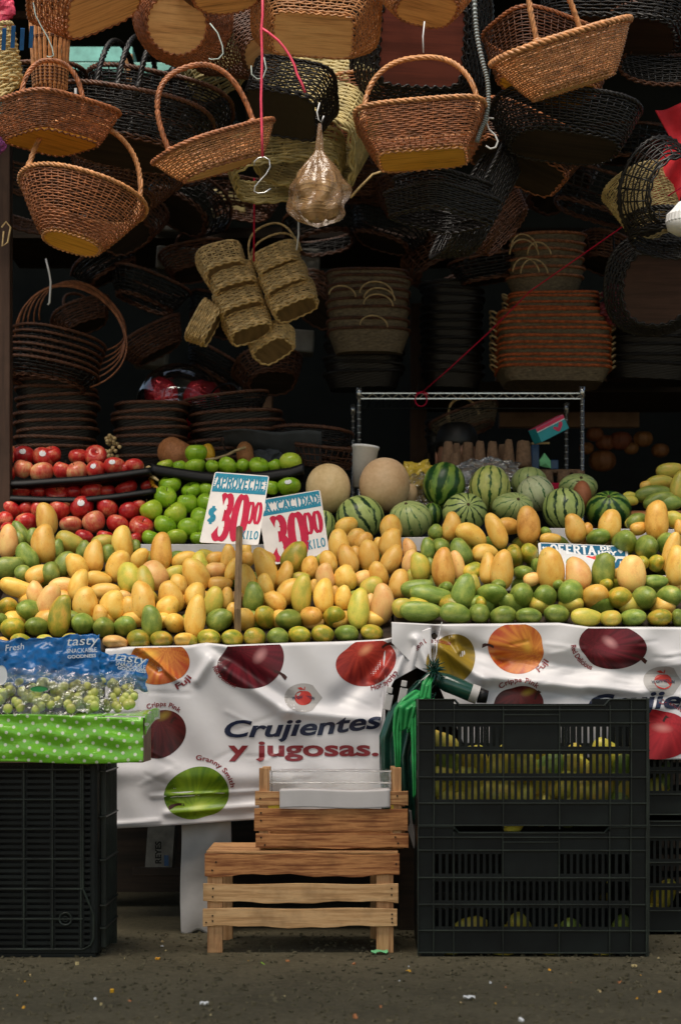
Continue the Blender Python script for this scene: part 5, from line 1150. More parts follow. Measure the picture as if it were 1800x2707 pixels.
B(1165,560,.66,(2,3,40),(.125,.105),(.11,.09),.09,6,6,10,.015,'black','black',None,.006,'second black square basket nested above the lower black one')
B(1300,560,.90,(5,-62,10),(.21,.12),(.15,.08),.09,4,4,12,.016,'black','black',None,.007,'black basket hanging on edge from the white S hook')
B(1370,440,1.0,(-12,22,12),(.19,.13),(.15,.10),.12,4,5,14,.018,'wickdk','wick','darkwood',.006,'brown basket corner hanging behind the S hook')
B(1340,610,1.25,(-22,-45,20),(.15,.12),(.10,.08),.12,2.4,2.4,13,.018,'wickdk','wickdk',None,.006,'small brown basket low behind the black hanging ones')
B(1620,90,.85,(-10,8,-18),(.26,.17),(.20,.12),.15,3.4,4,15,.019,'black','black','darkwood',.008,'big black basket at the top right behind the boat basket')
B(1760,170,1.0,(-12,4,0),(.20,.16),(.15,.12),.13,2.2,2.2,12,.02,'black','wickdk',None,.007,'round black basket cut by the right edge, high up')
B(330,400,.95,(-10,10,0),(.26,.17),(.20,.12),.13,2.8,2.8,13,.02,'black','wickdk','darkwood',.008,'large black basket with three dark hoop handles, left centre',[(.15,.26,75,.010,.2,-.07),(.15,.26,75,.010,.2,0),(.15,.24,75,.010,.2,.07)],'black')
B(400,350,1.1,(-10,12,0),(.24,.16),(.18,.11),.13,2.8,2.8,13,.02,'black','wickdk',None,.008,'second black basket stacked above and behind the three hoop one',(.15,.2,85,.010,.1,-.06),'black')
B(70,300,1.0,(-8,-6,10),(.2,.15),(.15,.1),.10,2.8,2.8,11,.02,'black','wickdk',None,.008,'black basket behind the arched handle at the far left')
B(325,520,1.15,(-16,10,8),(.185,.15),(.10,.08),.12,2.4,2.4,12,.017,'wickdk','wickdk','darkwood',.006,'brown loosely woven basket under the large black one')
B(980,340,1.1,(-10,0,20),(.17,.14),(.14,.11),.12,3,3,12,.02,'wick','wickhi',None,.006,'brown basket glimpsed through the arched handle at centre right')
B(1775,500,.80,(-70,10,30),(.12,.15),(.08,.10),.10,2,2,8,.03,'black','black',None,.008,'open black wire-like basket before the red cloth')
B(1735,590,.95,(-22,-20,10),(.11,.10),(.085,.08),.16,2,2,24,.018,'straw','straw',None,.006,'small tan tub basket at the right edge under the black one')
B(1770,640,.90,(-20,6,0),(.14,.10),(.12,.085),.06,2,2,7,.02,'black','black',None,.008,'low black basket rim by the white lamp at the right edge')
B(1735,760,1.25,(-72,0,0),(.155,.165),(.115,.125),.10,2.4,2.4,9,.02,'black','black','boardd',.008,'dark round basket showing a brown base at the right edge')
# pale palm baskets
def palm_basket(px, py, Y, rot, rim, bot, h, n, rows, mat, label, gap=.028, wr=.0042, **k):
    return B(px, py, Y, rot, rim, bot, h, n, n, rows, gap, mat, mat, None, wr*1.6, label, wr=wr, **k)
palm_basket(800,400,.98,(-42,10,-12),(.175,.15),(.165,.13),.30,4.5,30,'strawg','tall pale palm basket hanging in the middle behind the black one')
palm_basket(760,475,1.05,(-16,-5,0),(.19,.15),(.165,.12),.09,4,9,'strawg','shallow pale palm tray under the tall palm basket')
palm_basket(580,215,1.2,(-10,-24,0),(.10,.09),(.09,.08),.12,3,9,'strawg','pale green palm basket peeking between black and tan ones')
palm_basket(960,330,1.7,(-6,0,0),(.20,.14),(.20,.14),.40,6,26,'wickdk','tall coarse brown hamper standing behind the arched handle',.022)
palm_basket(-10,235,.55,(-6,-24,30),(.12,.10),(.08,.07),.15,2.4,16,'straw','cream palm bag with blue stripes cut by the left edge',.022)
_sb = bpy.data.objects['basket.'+str(max(int(o.name.split('.')[1]) for o in bpy.data.objects if o.name.startswith('basket.'))).zfill(3)]
_dye = simple('blue dyed palm', (.01,.12,.36), .6)
for k in range(4):
    g = MB(); x = 12+k*24
    g.grid(lambda u, v: P(x+(u-.5)*11-3*v, 70+(-1)**k*3+58*v, .40+.03*v+.02*abs(k-1)), 2, 6); g.v = [_sb.rotation_euler.to_matrix().transposed() @ (v - Vector(_sb.location)) for v in g.v]; g.build('blue_stripe', _dye, _sb, local=True, solid=.003)
# bamboo tube basket
t = thing('bamboo_basket', P(132, 232, .7), 'tall narrow basket of upright bamboo splints, top left', 'basket', group=HG); g = MB(); q = P(132, 232, .7)
for k in range(22):
    a = 2*math.pi*k/22; r0 = .048; r1 = .062; g.tube([(r0*math.cos(a), r0*math.sin(a), 0), (r1*math.cos(a), r1*math.sin(a), .26)], .0052, 4)
g.build('splints', M['wickhi'], t, local=True)
g = MB()
for z in (.01, .02, .03, .04, .05, .14, .145, .24): rr = .05+.014*z/.26; g.tube([(rr*math.cos(a), rr*math.sin(a), z) for a in [2*math.pi*k/24 for k in range(24)]], .003, 4, True)
g.build('binding', M['wickdk'], t, local=True)
# cluster of little palm baskets hanging in the middle
def little(px, py, Y, rot, s_, label, handle=None, h=.075):
    return B(px, py, Y, rot, (.082*s_, .060*s_), (.072*s_, .052*s_), h*s_*.88, 3.2, 3.6, 9, .014, 'palm', 'palm', 'palmbase', .0042, label, handle, 'palm', .0036, group='small palm baskets strung together')
little(598,722,1.3,(-38,-16,8),.95,'top palm basket of left cluster with slatted base facing out',None,.11)
little(625,765,1.32,(-22,-17,8),.98,'second palm basket down in the left string cluster')
little(642,822,1.34,(-22,-18,8),1.0,'third palm basket down in the left string cluster',(.075,.12,0,.004))
little(664,880,1.36,(-22,-18,8),.98,'fourth palm basket down in the left string cluster')
little(560,865,1.34,(-10,-62,8),.90,'palm basket on edge at the far left of the string cluster')
little(722,925,1.42,(-22,-24,-30),.95,'lowest palm basket of the string cluster')
little(742,712,1.30,(-16,-22,-8),.95,'top palm basket of right cluster with two thin hoop handles',[(.082,.13,0,.0038,.1,-.012),(.086,.10,0,.0038,.1,.012)])
little(762,765,1.31,(-16,-22,-8),.98,'middle palm basket of the right string cluster')
little(782,815,1.33,(-16,-22,-8),1.02,'lowest palm basket of the right string cluster')
# dim baskets deep inside, filling the dark
rnd = random.Random(21)
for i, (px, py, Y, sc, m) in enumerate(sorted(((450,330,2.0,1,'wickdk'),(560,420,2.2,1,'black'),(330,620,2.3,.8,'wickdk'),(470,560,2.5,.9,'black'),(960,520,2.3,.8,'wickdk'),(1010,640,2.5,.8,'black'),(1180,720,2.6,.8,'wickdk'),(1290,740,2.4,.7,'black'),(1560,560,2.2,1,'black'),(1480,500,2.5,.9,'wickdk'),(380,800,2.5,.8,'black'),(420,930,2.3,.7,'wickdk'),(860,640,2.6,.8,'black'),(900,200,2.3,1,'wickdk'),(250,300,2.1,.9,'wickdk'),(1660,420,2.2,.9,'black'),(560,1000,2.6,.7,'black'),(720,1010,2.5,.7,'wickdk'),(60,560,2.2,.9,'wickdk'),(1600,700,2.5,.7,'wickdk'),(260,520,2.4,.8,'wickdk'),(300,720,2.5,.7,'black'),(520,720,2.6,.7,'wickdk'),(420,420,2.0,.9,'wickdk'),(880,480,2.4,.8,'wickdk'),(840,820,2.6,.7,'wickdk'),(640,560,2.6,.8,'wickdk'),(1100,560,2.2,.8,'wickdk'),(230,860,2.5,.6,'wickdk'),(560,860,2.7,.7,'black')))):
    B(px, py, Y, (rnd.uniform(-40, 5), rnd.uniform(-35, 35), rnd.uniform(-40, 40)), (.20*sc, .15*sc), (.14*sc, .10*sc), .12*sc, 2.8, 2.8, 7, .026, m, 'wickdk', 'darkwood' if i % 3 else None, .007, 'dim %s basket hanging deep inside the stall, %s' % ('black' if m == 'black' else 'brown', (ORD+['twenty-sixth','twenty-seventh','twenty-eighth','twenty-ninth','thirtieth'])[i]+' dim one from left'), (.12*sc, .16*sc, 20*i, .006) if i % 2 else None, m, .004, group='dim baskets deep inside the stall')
# ---------------------------------------------------------------- stacked baskets at the back
def stack_mesh(rx, ry, h, n, rim, wallmat, rimmat, taper=.8):
    w_ = MB(); N = 72; hi = loop_pts(rx, ry, n, N); lo = loop_pts(rx*taper, ry*taper, n, N)
    vs = []; RWS = 12
    for j in range(RWS+1):
        v = j/RWS
        for i in range(N): p = lo[i].lerp(hi[i], v); k = 1+.006*((i//2+j) % 2); vs.append((p.x*k, p.y*k, h*v))
    w_.add(vs, [(j*N+i, j*N+(i+1) % N, (j+1)*N+(i+1) % N, (j+1)*N+i) for j in range(RWS) for i in range(N)]); w_.add([(p.x, p.y, .003) for p in lo], [tuple(range(N))[::-1]])
    r_ = MB(); rope(r_, [Vector((p.x, p.y, h)) for p in loop_pts(rx, ry, n, 150)], rim*.6, 3, int((rx+ry)*4/.06), True, 5, rim*.62)
    return w_, r_
PROTO = {}
def stacked(key, px, py, Y, args, label, group, rz=0, rx=0, ry=0, loops=None, scale=1):
    q = P(px, py, Y)
    if key in PROTO: t = copy_tree(PROTO[key]); 
    else:
        t = thing('stacked_basket', (0, 0, 0), label, 'basket'); w_, r_ = stack_mesh(*args); w_.build('wall', M[args[5]], t, local=True); r_.build('rim', M[args[6]], t, local=True, smooth=True)
        if loops:
            for sx in (-1, 1):
                for hd in loops:
                    g = MB(); L, dz, rr, mt = hd
                    g.tube([Vector((sx*(args[0]*1.0+L*math.sin(a)*.9), math.cos(a)*.05, args[2]+dz*math.sin(a))) for a in [math.pi*k/12 for k in range(13)]], rr, 5); g.build('side_handle', M[mt], t, local=True, smooth=True)
        PROTO[key] = t
    t.location = q; t.rotation_euler = (R(rx), R(ry), R(rz)); t.scale = (scale,)*3; tag(t, label, 'basket', group); return t
py_r = [792,801,817,831,848,864,881,896,916,933,947,965,979,993]
for i, py in enumerate(reversed(py_r)):
    up = i >= 10; Y = 2.35; lab = 'orange rimmed tray basket, %s from bottom of the tall right stack' % ORD[i]
    stacked('o', 1460, py+26, Y, (.215 if True else 0, .15, .055, 6, .0055, 'wallg', 'rimo', .86), lab, 'orange rimmed baskets in one stack', random.uniform(-2, 2), 0, random.uniform(-.8, .8), [(.030, .022, .004, 'palm')], .80 if up else 1)
for i, py in enumerate((770,748,724,702,682,660)):
    stacked('r', 1445+random.uniform(-8, 8), py+18, 2.38, (.150, .12, .075, 2.1, .0055, 'wallg', 'wick', .8), 'round brown basket, %s from bottom of the upper right stack' % ORD[i], 'round baskets above the orange stack', random.uniform(0, 40), 4, -2)
for i, (px, py, rr) in enumerate(((1385,655,.05),(1385,672,.055),(1425,672,.045),(1390,718,.05),(1412,722,.052))):
    g = MB(); q = P(px, py, 2.2); g.tube([q+Vector((rr*math.cos(a), .03*math.sin(a)*math.cos(a), rr*1.05*math.sin(a))) for a in [math.pi*k/16 for k in range(17)]], .0028, 5)
    tag(g.build('hoop_handle', M['palm'], smooth=True), 'thin pale hoop handle, %s from top on the upper right round stack' % ORD[i], 'handle')
for i, (px, py) in enumerate(((975,905),(972,880),(975,850),(972,827),(975,804),(972,787),(978,768),(970,752))):
    stacked('l', px, py+34, 2.25, (.155, .12, .085, 3, .0055, 'wallg', 'wickdk', .8), 'brown rimmed basket, %s from bottom of the stack left of centre post' % ORD[i], 'brown baskets left of the post', random.uniform(-4, 4), 0, random.uniform(-2, 2))
for i, (px, py, rr) in enumerate(((995,760,.062),(1003,775,.058),(1000,790,.055),(988,845,.052),(905,765,.05))):
    g = MB(); q = P(px, py+16, 2.1); g.tube([q+Vector((rr*math.cos(a), .02*math.cos(a), rr*.75*math.sin(a))) for a in [math.pi*k/16 for k in range(17)]], .0032, 5)
    tag(g.build('hoop_handle', M['palm'], smooth=True), 'pale thin hoop handle, %s one on the brown rimmed stack left of post' % ORD[i], 'handle')
def dark_stack(px, pys, Y, rx, label, key, ry=.11, n=3, h=.06, tilt=0):
    for i, py in enumerate(pys):
        stacked(key, px+random.uniform(-6, 6), py, Y, (rx, ry, h, n, .006, 'black', 'wickdk' if key in ('d2', 'd3', 'd4') else 'black', .85), 'dark basket, %s from bottom of the %s' % (ORD[i], label), 'dark baskets in the ' + label, random.uniform(-7, 7), random.uniform(-2, 2), tilt+random.uniform(-3, 3))
dark_stack(960, [1030,1010,990,968,950,930], 2.35, .15, 'stack under the brown rimmed baskets', 'd1')
dark_stack(1195, [1030,1008,986,964,942,920,898,876,854,832,810,792], 2.5, .12, 'black stack between post and orange stack', 'd1b', .10)
dark_stack(1720, [1010,986,962,938,914,890,866,842], 2.5, .19, 'black stack at the right edge', 'd1c')
dark_stack(150, [1230,1208,1186,1164,1142,1120,1098,1076,1054], 1.9, .145, 'dark stack behind the red apples', 'd2')
dark_stack(400, [1255,1230,1206,1182,1160,1140,1118], 1.95, .135, 'dark stack in front of red balloon', 'd3')
dark_stack(625, [1260,1236,1212,1188,1165,1142], 2.0, .17, 'dark stack behind the green apples', 'd4', .12, 3, .06, -2)
B(600,1095,2.0,(0,-8,10),(.16,.12),(.12,.09),.06,2.6,2.6,8,.02,'black','wickdk',None,.006,'tilted dark basket with thin hoop over the balloon',(.10,.07,-60,.004),'black',group='dark baskets on the left stacks')
B(820,1215,1.95,(-4,4,0),(.15,.12),(.12,.09),.10,2.2,2.2,12,.02,'black','wickdk',None,.007,'open dark basket behind the left cantaloupe',group='dark baskets on the left stacks')
B(860,1230,1.85,(10,6,0),(.13,.10),(.09,.07),.07,2.2,2.2,3,.016,'wickdk','wickdk',None,.006,'loose twiggy basket beside the foam cup',group='dark baskets on the left stacks')
B(1240,1140,2.5,(-6,-20,-10),(.14,.10),(.10,.07),.07,3,3,8,.022,'wallg','wickdk',None,.006,'dim brown basket under the wire shelf, tilted with a hoop',(.06,.09,0,.005),'palm',group='baskets under the wire shelf')
dark_stack(1175, [1215,1195,1175,1155], 2.6, .07, 'short stack beside the crouching person', 'd5', .06)
# black baskets with long hoop handles at the left
for i in range(6):
    t = B(120+random.uniform(-8, 8)+i*6, 1015-i*16, 1.75+.02*i, (-6,10,10+i*3),(.175,.14),(.13,.10),.05,2.4,2.4,5,.024,'black','wickdk',None,.006,'black nested basket with thin long hoop, %s from bottom at the left' % ORD[i],None,'black',group='black baskets with long hoops')
    g = MB(); rr = .0031; cx, cz = .055+.006*i, .20-.004*i; w_, hh = .200-.007*i, .19-.012*i
    g.tube([Vector((cx+w_*math.cos(a), .03*math.sin(2*a), cz+hh*math.sin(a)-.02)) for a in [R(-62)+R(262)*k/30 for k in range(31)]], rr, 5); g.build('hoop', M['wick'], t, local=True, smooth=True)
# balloon with red foil shapes inside
t = thing('foil_balloon', P(475, 1210, 2.12), 'clear bubble balloon with shiny red foil balloons inside, behind dark baskets', 'balloon')
MELr = MB(); c = P(475, 1078, 2.15); r = S(118, 2.15); MELr.lathe([(r*math.sin(math.pi*k/24), -r*math.cos(math.pi*k/24)) for k in range(25)], 40, c); MELr.build('bubble', M['gball'], t, smooth=True)
foil = simple('red foil', (.75,.01,.03), .12, .3, 20, .6, .02, .8, .35)
for (px, py, rx_, rz_, s_) in ((425,1040,46,44,1),(535,1050,52,48,2),(505,1110,22,48,3)):
    c = P(px, py, 2.12); g = MB(); a_, b_ = S(rx_, 2.12), S(rz_, 2.12)
    def fx(v, a, c=c, s_=s_): return v*(1+.12*noise.noise(v*28+Vector((s_, 0, 0)))+ (.05*noise.noise(v*90) if s_ == 1 else 0))
    g.lathe([(a_*math.sin(math.pi*k/28), -b_*math.cos(math.pi*k/28)) for k in range(29)], 40, c, 1, .5, None, fx); g.build('foil_lobe', foil, t, smooth=(s_ != 1))
# ---------------------------------------------------------------- wire shelf, cup, cups of pulp, boxes, person
YW = 1.95
t = thing('wire_shelf', (P(1244,0,YW).x, YW+.2, 0), 'chrome wire shelving unit with truss edge behind the watermelons', 'shelving unit')
def W3(px, py, back=False): return P(px, py, YW+(.36 if back else 0))
g = MB()
tl3, tr3 = W3(950, 1035), W3(1538, 1028)
for (px, top, bk) in ((949,1028,False),(1539,1025,False),(933,1072,True),(1497,1068,True)):
    a = W3(px, top, bk); g = MB(); g.tube([(a.x, a.y, a.z), (a.x, a.y, .02)], .0068, 12); g.build('post', M['chrome'], t, smooth=True); g = MB(); g.tube([(a.x, a.y, a.z+.004), (a.x, a.y, a.z-.035)], .0105, 12); g.build('collar', M['chrome'], t, smooth=True)
    g = MB()
    for k in range(26): z = a.z-.06-k*.025; g.tube([(a.x, a.y, z), (a.x, a.y, z-.0015)], .0075, 10)
    g.build('notch_rings', M['wire'], t)
zt_ = tl3.z-.006; g = MB(); xa, xb = tl3.x, tr3.x; bxa, bxb = W3(933, 0, True).x, W3(1497, 0, True).x
gb = MB()
for (p, q) in (((xa, YW, zt_), (xb, YW, zt_)), ((xa, YW, zt_-.020), (xb, YW, zt_-.020))): g.tube([p, q], .0032, 6)
for (p, q) in (((bxa, YW+.36, zt_), (bxb, YW+.36, zt_)), ((xa, YW, zt_), (bxa, YW+.36, zt_)), ((xb, YW, zt_), (bxb, YW+.36, zt_))): gb.tube([p, q], .0028, 6)
n = 34; pts = [(xa+(xb-xa)*i/n, YW, zt_-(.020 if i % 2 else 0)) for i in range(n+1)]; g.tube(pts, .002, 5)
for i in range(1, 30): f = i/30; gb.tube([(xa+(xb-xa)*f, YW, zt_+.004), (bxa+(bxb-bxa)*f, YW+.36, zt_+.004)], .0016, 4)
gb.build('shelf_wires', M['dark'], t)  # rear and cross wires coloured black: shade put into the chrome's colour
g.build('top_shelf', M['chrome'], t)
for (zz, nm) in ((P(0, 1290, YW).z, 'lower_shelf'),):
    g = MB(); g.tube([(xa, YW, zz), (xb, YW, zz)], .003, 6)
    for i in range(1, 30): f = i/30; g.tube([(xa+(xb-xa)*f, YW, zz), (bxa+(bxb-bxa)*f, YW+.36, zz)], .0018, 4)
    g.build(nm, M['chrome'], t)
c = P(955, 1290, 1.5); t = thing('foam_cup', c, 'white foam cup leaning behind the cantaloupes', 'cup', (0, R(6), 0)); a_, b_, h_ = S(24, 1.5), S(36, 1.5), S(112, 1.5)
g = MB(); g.lathe([(0, 0), (a_, 0), (b_*.95, h_*.93), (b_*1.0, h_*.935), (b_*1.02, h_*.97), (b_, h_), (b_*.92, h_), (a_*.92, .004), (0, .004)], 36); g.build('cup', M['cup'], t, local=True, smooth=True, bevel=0)
# upright pulp tray cups
for i, (px, w0, w1, yt, yb, Y) in enumerate(((1185,22,42,1168,1236,1.9),(1207,16,34,1172,1236,1.95),(1237,26,40,1170,1236,1.95),(1269,20,34,1167,1238,1.9),(1302,22,36,1168,1238,1.9),(1345,18,34,1163,1235,1.9),(1328,20,30,1175,1235,1.97),(1384,34,44,1166,1236,1.9),(1203,20,30,1198,1238,1.86))):
    a = P(px, yb, Y); g = MB(); hh = a.z*-1+P(px, yt, Y).z; r0, r1 = S(w1, Y)/2, S(w0, Y)/2
    g.lathe([(0, 0), (r0, 0), (r0*.9+r1*.1, hh*.2), (r1*1.05, hh*.93), (r1*.85, hh), (0, hh)], 18, a, fn=lambda v, an: v*(1+.05*noise.noise(v*60)))
    tag(g.build('pulp_cone', M['pulp'], smooth=True), 'rough brown pulp cone, %s from left behind the watermelons' % ORD[[0,2,3,4,5,7,6,8,1][i]], 'pulp cone', 'brown pulp cones of egg trays')
pbox(1140, 1420, 1237, 1262, 1.88, .12, 'pulp_ledge', M['pulp'], 'brown ledge carrying the pulp cones', 'ledge')
for i, px in enumerate((1445,1490,1530)):
    a = P(px, 1285, 1.92); g = MB(); g.lathe([(0, 0), (S(20, 1.92), 0), (S(15, 1.92), S(40, 1.92)), (0, S(41, 1.92))], 16, a); tag(g.build('pulp_cone', M['pulp'], smooth=True), 'lower brown pulp cone right of the watermelons, %s from left' % ORD[i], 'pulp cone', 'brown pulp cones of egg trays')
pbox(1340, 1545, 1240, 1250, 1.98, .1, 'pulp_ledge', M['pulp'], 'thin brown ledge right of the pulp cones', 'ledge')
# tilted tissue box
q = P(1450, 1135, 1.9); t = thing('tissue_box', q, 'tilted pink and teal box hanging under the wire shelf', 'box', (0, R(-27), R(20)))
g = MB(); g.box((0, 0, 0), (.125, .06, .055)); g.build('carton', M['tealbox'], t, local=True, bevel=.001)
g = MB(); g.box((0, -.0306, .020), (.124, .0008, .013)); g.box((0, 0, .0280), (.124, .059, .0008)); g.build('red_band', M['pinkbox'], t, local=True)
g = MB(); g.box((0, -.0306, .0115), (.124, .0008, .003)); g.build('white_line', M['whiteink'], t, local=True)
g = MB(); g.add([(.003, -.0312, -.002), (.012, -.0312, -.016), (.022, -.0312, -.022), (.044, -.0312, -.004), (.046, -.0312, .008), (.034, -.0312, .009), (.022, -.0312, -.006), (.008, -.0312, .004)], [tuple(range(8))]); g.build('pink_shape', M['pinkbox'], t, local=True)
g = MB(); g.tube([P(1405, 1172, 1.95), P(1452, 1171, 1.95)], .004, 8); tag(g.build('wooden_rod', M['palm']), 'short pale wooden rod under the tilted pink and teal box', 'rod')
g = MB(); a, b, c_, d_, e_ = P(1428,1232,1.8), P(1456,1238,1.8), P(1455,1218,1.8), P(1440,1198,1.8), P(1426,1218,1.8); dv = Vector((0, .02, .004))
g.add([a, b, c_, d_, e_, a+dv, b+dv, c_+dv, d_+dv, e_+dv, (a+c_)/2+Vector((0, -.012, 0))], [(0,1,10), (1,2,10), (2,3,10), (3,4,10), (4,0,10), (9,8,7,6,5), (0,5,6,1), (1,6,7,2), (2,7,8,3), (3,8,9,4), (4,9,5,0)]); tag(g.build('paper_scrap', M['papgreen']), 'crumpled bright green paper behind the whitish watermelon', 'paper')
pbox(1405, 1425, 1175, 1240, 2.0, .05, 'blue_bag', M['blueplastic'], 'deep blue plastic piece beside the green paper', 'plastic'); pbox(1455, 1476, 1215, 1240, 2.0, .04, 'blue_box', M['blueplastic'], 'small blue thing right of the green paper', 'box')
pbox(1450, 1480, 1276, 1300, 1.7, .05, 'magenta_scrap', M['magenta'], 'magenta scrap between two watermelons', 'scrap')
pbox(1600, 1830, 1350, 1380, 1.35, .3, 'crate_board', M['crated'], 'brown board under the heap of large mangos at the right', 'board')
# person crouching behind the watermelons, only the top of the head showing
def loft(rings, n=28, fn=None):
    g = MB(); vs = []
    for (cx, cy, z, rx, ry) in rings:
        for k in range(n):
            a = 2*math.pi*k/n; v = Vector((cx+rx*math.cos(a), cy+ry*math.sin(a), z)); vs.append(fn(v, a) if fn else v)
    g.add(vs, [(i*n+k, i*n+(k+1) % n, (i+1)*n+(k+1) % n, (i+1)*n+k) for i in range(len(rings)-1) for k in range(n)]+[tuple(range(n))[::-1], tuple((len(rings)-1)*n+k for k in range(n))]); return g
hp = P(1208, 1200, 2.25); t = thing('person', (hp.x, hp.y, 0), 'person crouching behind the watermelons, only black hair, forehead and ear showing', 'person')
z0 = hp.z
def facef(v, a):
    d = v-Vector((hp.x, hp.y, z0)); f = max(0, -math.sin(a))
    if -.10 < d.z < .06:
        v = v.copy(); v.y -= .022*math.exp(-((d.x/.012)**2)-((d.z+.035)/.022)**2)*f; v.y += .008*math.exp(-(((abs(d.x)-.030)/.014)**2)-((d.z-.0)/.010)**2)*f; v.y -= .005*math.exp(-((d.x/.022)**2)-((d.z+.068)/.006)**2)*f
    return v
rings = [(hp.x, hp.y+.22, .45, .17, .12), (hp.x, hp.y+.20, z0-.52, .18, .13), (hp.x, hp.y+.16, z0-.36, .20, .12), (hp.x, hp.y+.12, z0-.24, .19, .10), (hp.x, hp.y+.08, z0-.18, .10, .075), (hp.x, hp.y+.05, z0-.15, .058, .06), (hp.x, hp.y+.03, z0-.12, .054, .06)]
for k in range(1, 12): an = R(-72+ (160*k/12)); rings.append((hp.x, hp.y+.005*(6-k)/6, z0-.01+.115*math.sin(an), .074*math.cos(an)**.6, .092*math.cos(an)**.6))
loft(rings, 40, facef).build('body', M['skin'], t, smooth=True)
for sx in (-1, 1):
    g = MB(); g.lathe([(0, -.006), (.018, -.004), (.021, .004), (.014, .006), (.008, .002), (0, .001)], 18, (0, 0, 0)); Rm = Matrix.Rotation(R(90*sx), 3, 'Y'); g.v = [Rm @ Vector((v.x*1.4, v.y, v.z))+Vector((hp.x+sx*.078, hp.y+.005, z0-.02)) for v in g.v]; g.build('ear', M['skin'], t, smooth=True)
hr = [(hp.x, hp.y+.006, z0+.030-.006*(k == 0)+ (.090*math.sin(R(8*k))), .084*math.cos(R(7.6*k))**.6, .106*math.cos(R(7.6*k))**.6) for k in range(12)]
loft(hr, 36, lambda v, a: v*(1)+Vector((0, 0, .012*math.sin(a*9)*(v.z < z0+.04)))).build('hair', M['hair'], t, smooth=True)
loft([(hp.x, hp.y+.22, .40, .19, .14), (hp.x, hp.y+.20, z0-.52, .195, .145), (hp.x, hp.y+.16, z0-.36, .215, .135), (hp.x, hp.y+.12, z0-.235, .205, .115), (hp.x, hp.y+.085, z0-.175, .11, .085)], 30).build('shirt', M['shirt'], t, smooth=True)
# crumpled bags among the melons
def crumple_bag(px, py, w_, h_, Y, mat, lab, seed, nm='film_bag'):
    c = P(px, py, Y); g = MB(); a_, b_ = S(w_, Y)/2, S(h_, Y)/2
    def fx(v, an): q = v*1; nn = noise.noise(v*38+Vector((seed, 0, 0))); n2 = noise.noise(v*95+Vector((0, seed, 0))); return q*(1+.35*nn+.18*n2)
    g.lathe([(a_*math.sin(math.pi*k/26), -b_*math.cos(math.pi*k/26)) for k in range(27)], 44, c, 1, .6, None, fx); tag(g.build(nm, mat, smooth=False), lab, 'plastic bag')
crumple_bag(1105,1275,130,100,1.62,M['yellowbag'],'crumpled yellow bag between the cantaloupe and dark striped watermelon',1)
crumple_bag(1115,1295,100,90,1.55,M['film'],'clear crumpled wrap in front of the yellow bag',7)
crumple_bag(1290,1248,170,70,1.66,M['film'],'clear crumpled bag above the top watermelons',3)
crumple_bag(1235,1300,50,110,1.6,M['film'],'clear wrap between the two top left watermelons',9)
crumple_bag(700,1215,130,50,1.78,M['cloth'],'dark cloth scrap lying over the dark baskets',5,'cloth_scrap')
crumple_bag(860,1272,80,70,1.66,M['brownpaper'],'brown paper crumple behind the left cantaloupe',6,'paper_scrap')
g = MB(); g.grid(lambda u, v: P(590+260*u, 1140+30*v+70*u*v, 1.75)+Vector((0, .10*v, .006*math.sin(u*9)+.004*math.sin(v*7+u*4))), 24, 10); tag(g.build('cloth', M['cloth'], smooth=True, solid=.002), 'grey cloth draped over the dark stack behind green apples', 'cloth')
g = MB(); g.tube([P(x, y, 1.68) for x, y in ((545,1215),(570,1212),(600,1203),(625,1190),(650,1182))], .005, 6); tag(g.build('dry_vine', M['palm'], smooth=True), 'pale dry vine curling behind the green apples', 'vine')
g = MB(); g.tube([P(585,1158,1.7), P(597,1195,1.7), P(605,1212,1.7)], [.004,.003,.002], 5); tag(g.build('twig', M['darkwood']), 'thin upright dark twig behind the green apples', 'twig')
for i, (x, y) in enumerate(((392,1236),(398,1262))): g = MB(); g.tube([P(x, y, 1.45), P(x+8, y+22, 1.42), P(x+26, y+34, 1.38)], [.010,.008,.004], 6); tag(g.build('corn_husk', M['gold' if i else 'straw'], smooth=True), '%s dry husk between the red and green apple trays' % ('lower orange' if i else 'upper pale'), 'husk')
for i in range(26):
    if i == 0: t = thing('dried_corn', P(298, 1190, 1.7), 'pale speckled dried seed bundle behind the red apples', 'seed bundle')
    g = MB() if i == 0 else g; g.lathe([(0, -.008), (.007, -.003), (.007, .004), (0, .008)], 7, P(298+random.uniform(-20, 20), 1175+random.uniform(-28, 40), 1.7+random.uniform(-.02, .02)))
g.build('seeds', M['palm'], t, smooth=True)
# ---------------------------------------------------------------- strings, hooks, hose
def line(name, pts, Y, r, mat, label, cat, sides=6):
    g = MB(); ys = Y if isinstance(Y, (list, tuple)) else [Y]*len(pts); g.tube([P(x, y, yy) for (x, y), yy in zip(pts, ys)], r, sides); return tag(g.build(name, M[mat], smooth=True), label, cat)
line('plastic_twine', [(694,-60),(694,40),(691,75),(693,150),(690,260),(692,340),(694,414)], .22, .0036, 'pink', 'long pink twine hanging down at centre left with hook at its end', 'twine')
line('plastic_twine', [(692,73),(710,85),(735,105),(752,125),(765,145),(778,170),(785,195),(798,220),(806,243)], .22, .0036, 'pink', 'loose short end of pink twine knotted to the long one', 'twine')
line('plastic_twine', [(672,470),(672,560),(671,690)], 1.28, .003, 'magenta', 'dark pink twine holding the left cluster of palm baskets', 'twine')
line('plastic_twine', [(1830,475),(1700,560),(1500,700),(1400,770),(1290,880),(1190,972),(1115,1038)], [.8,1.0,1.35,1.5,1.65,1.8,1.93], .0022, 'magenta', 'thin red twine stretched from the wire shelf up to the right', 'twine')
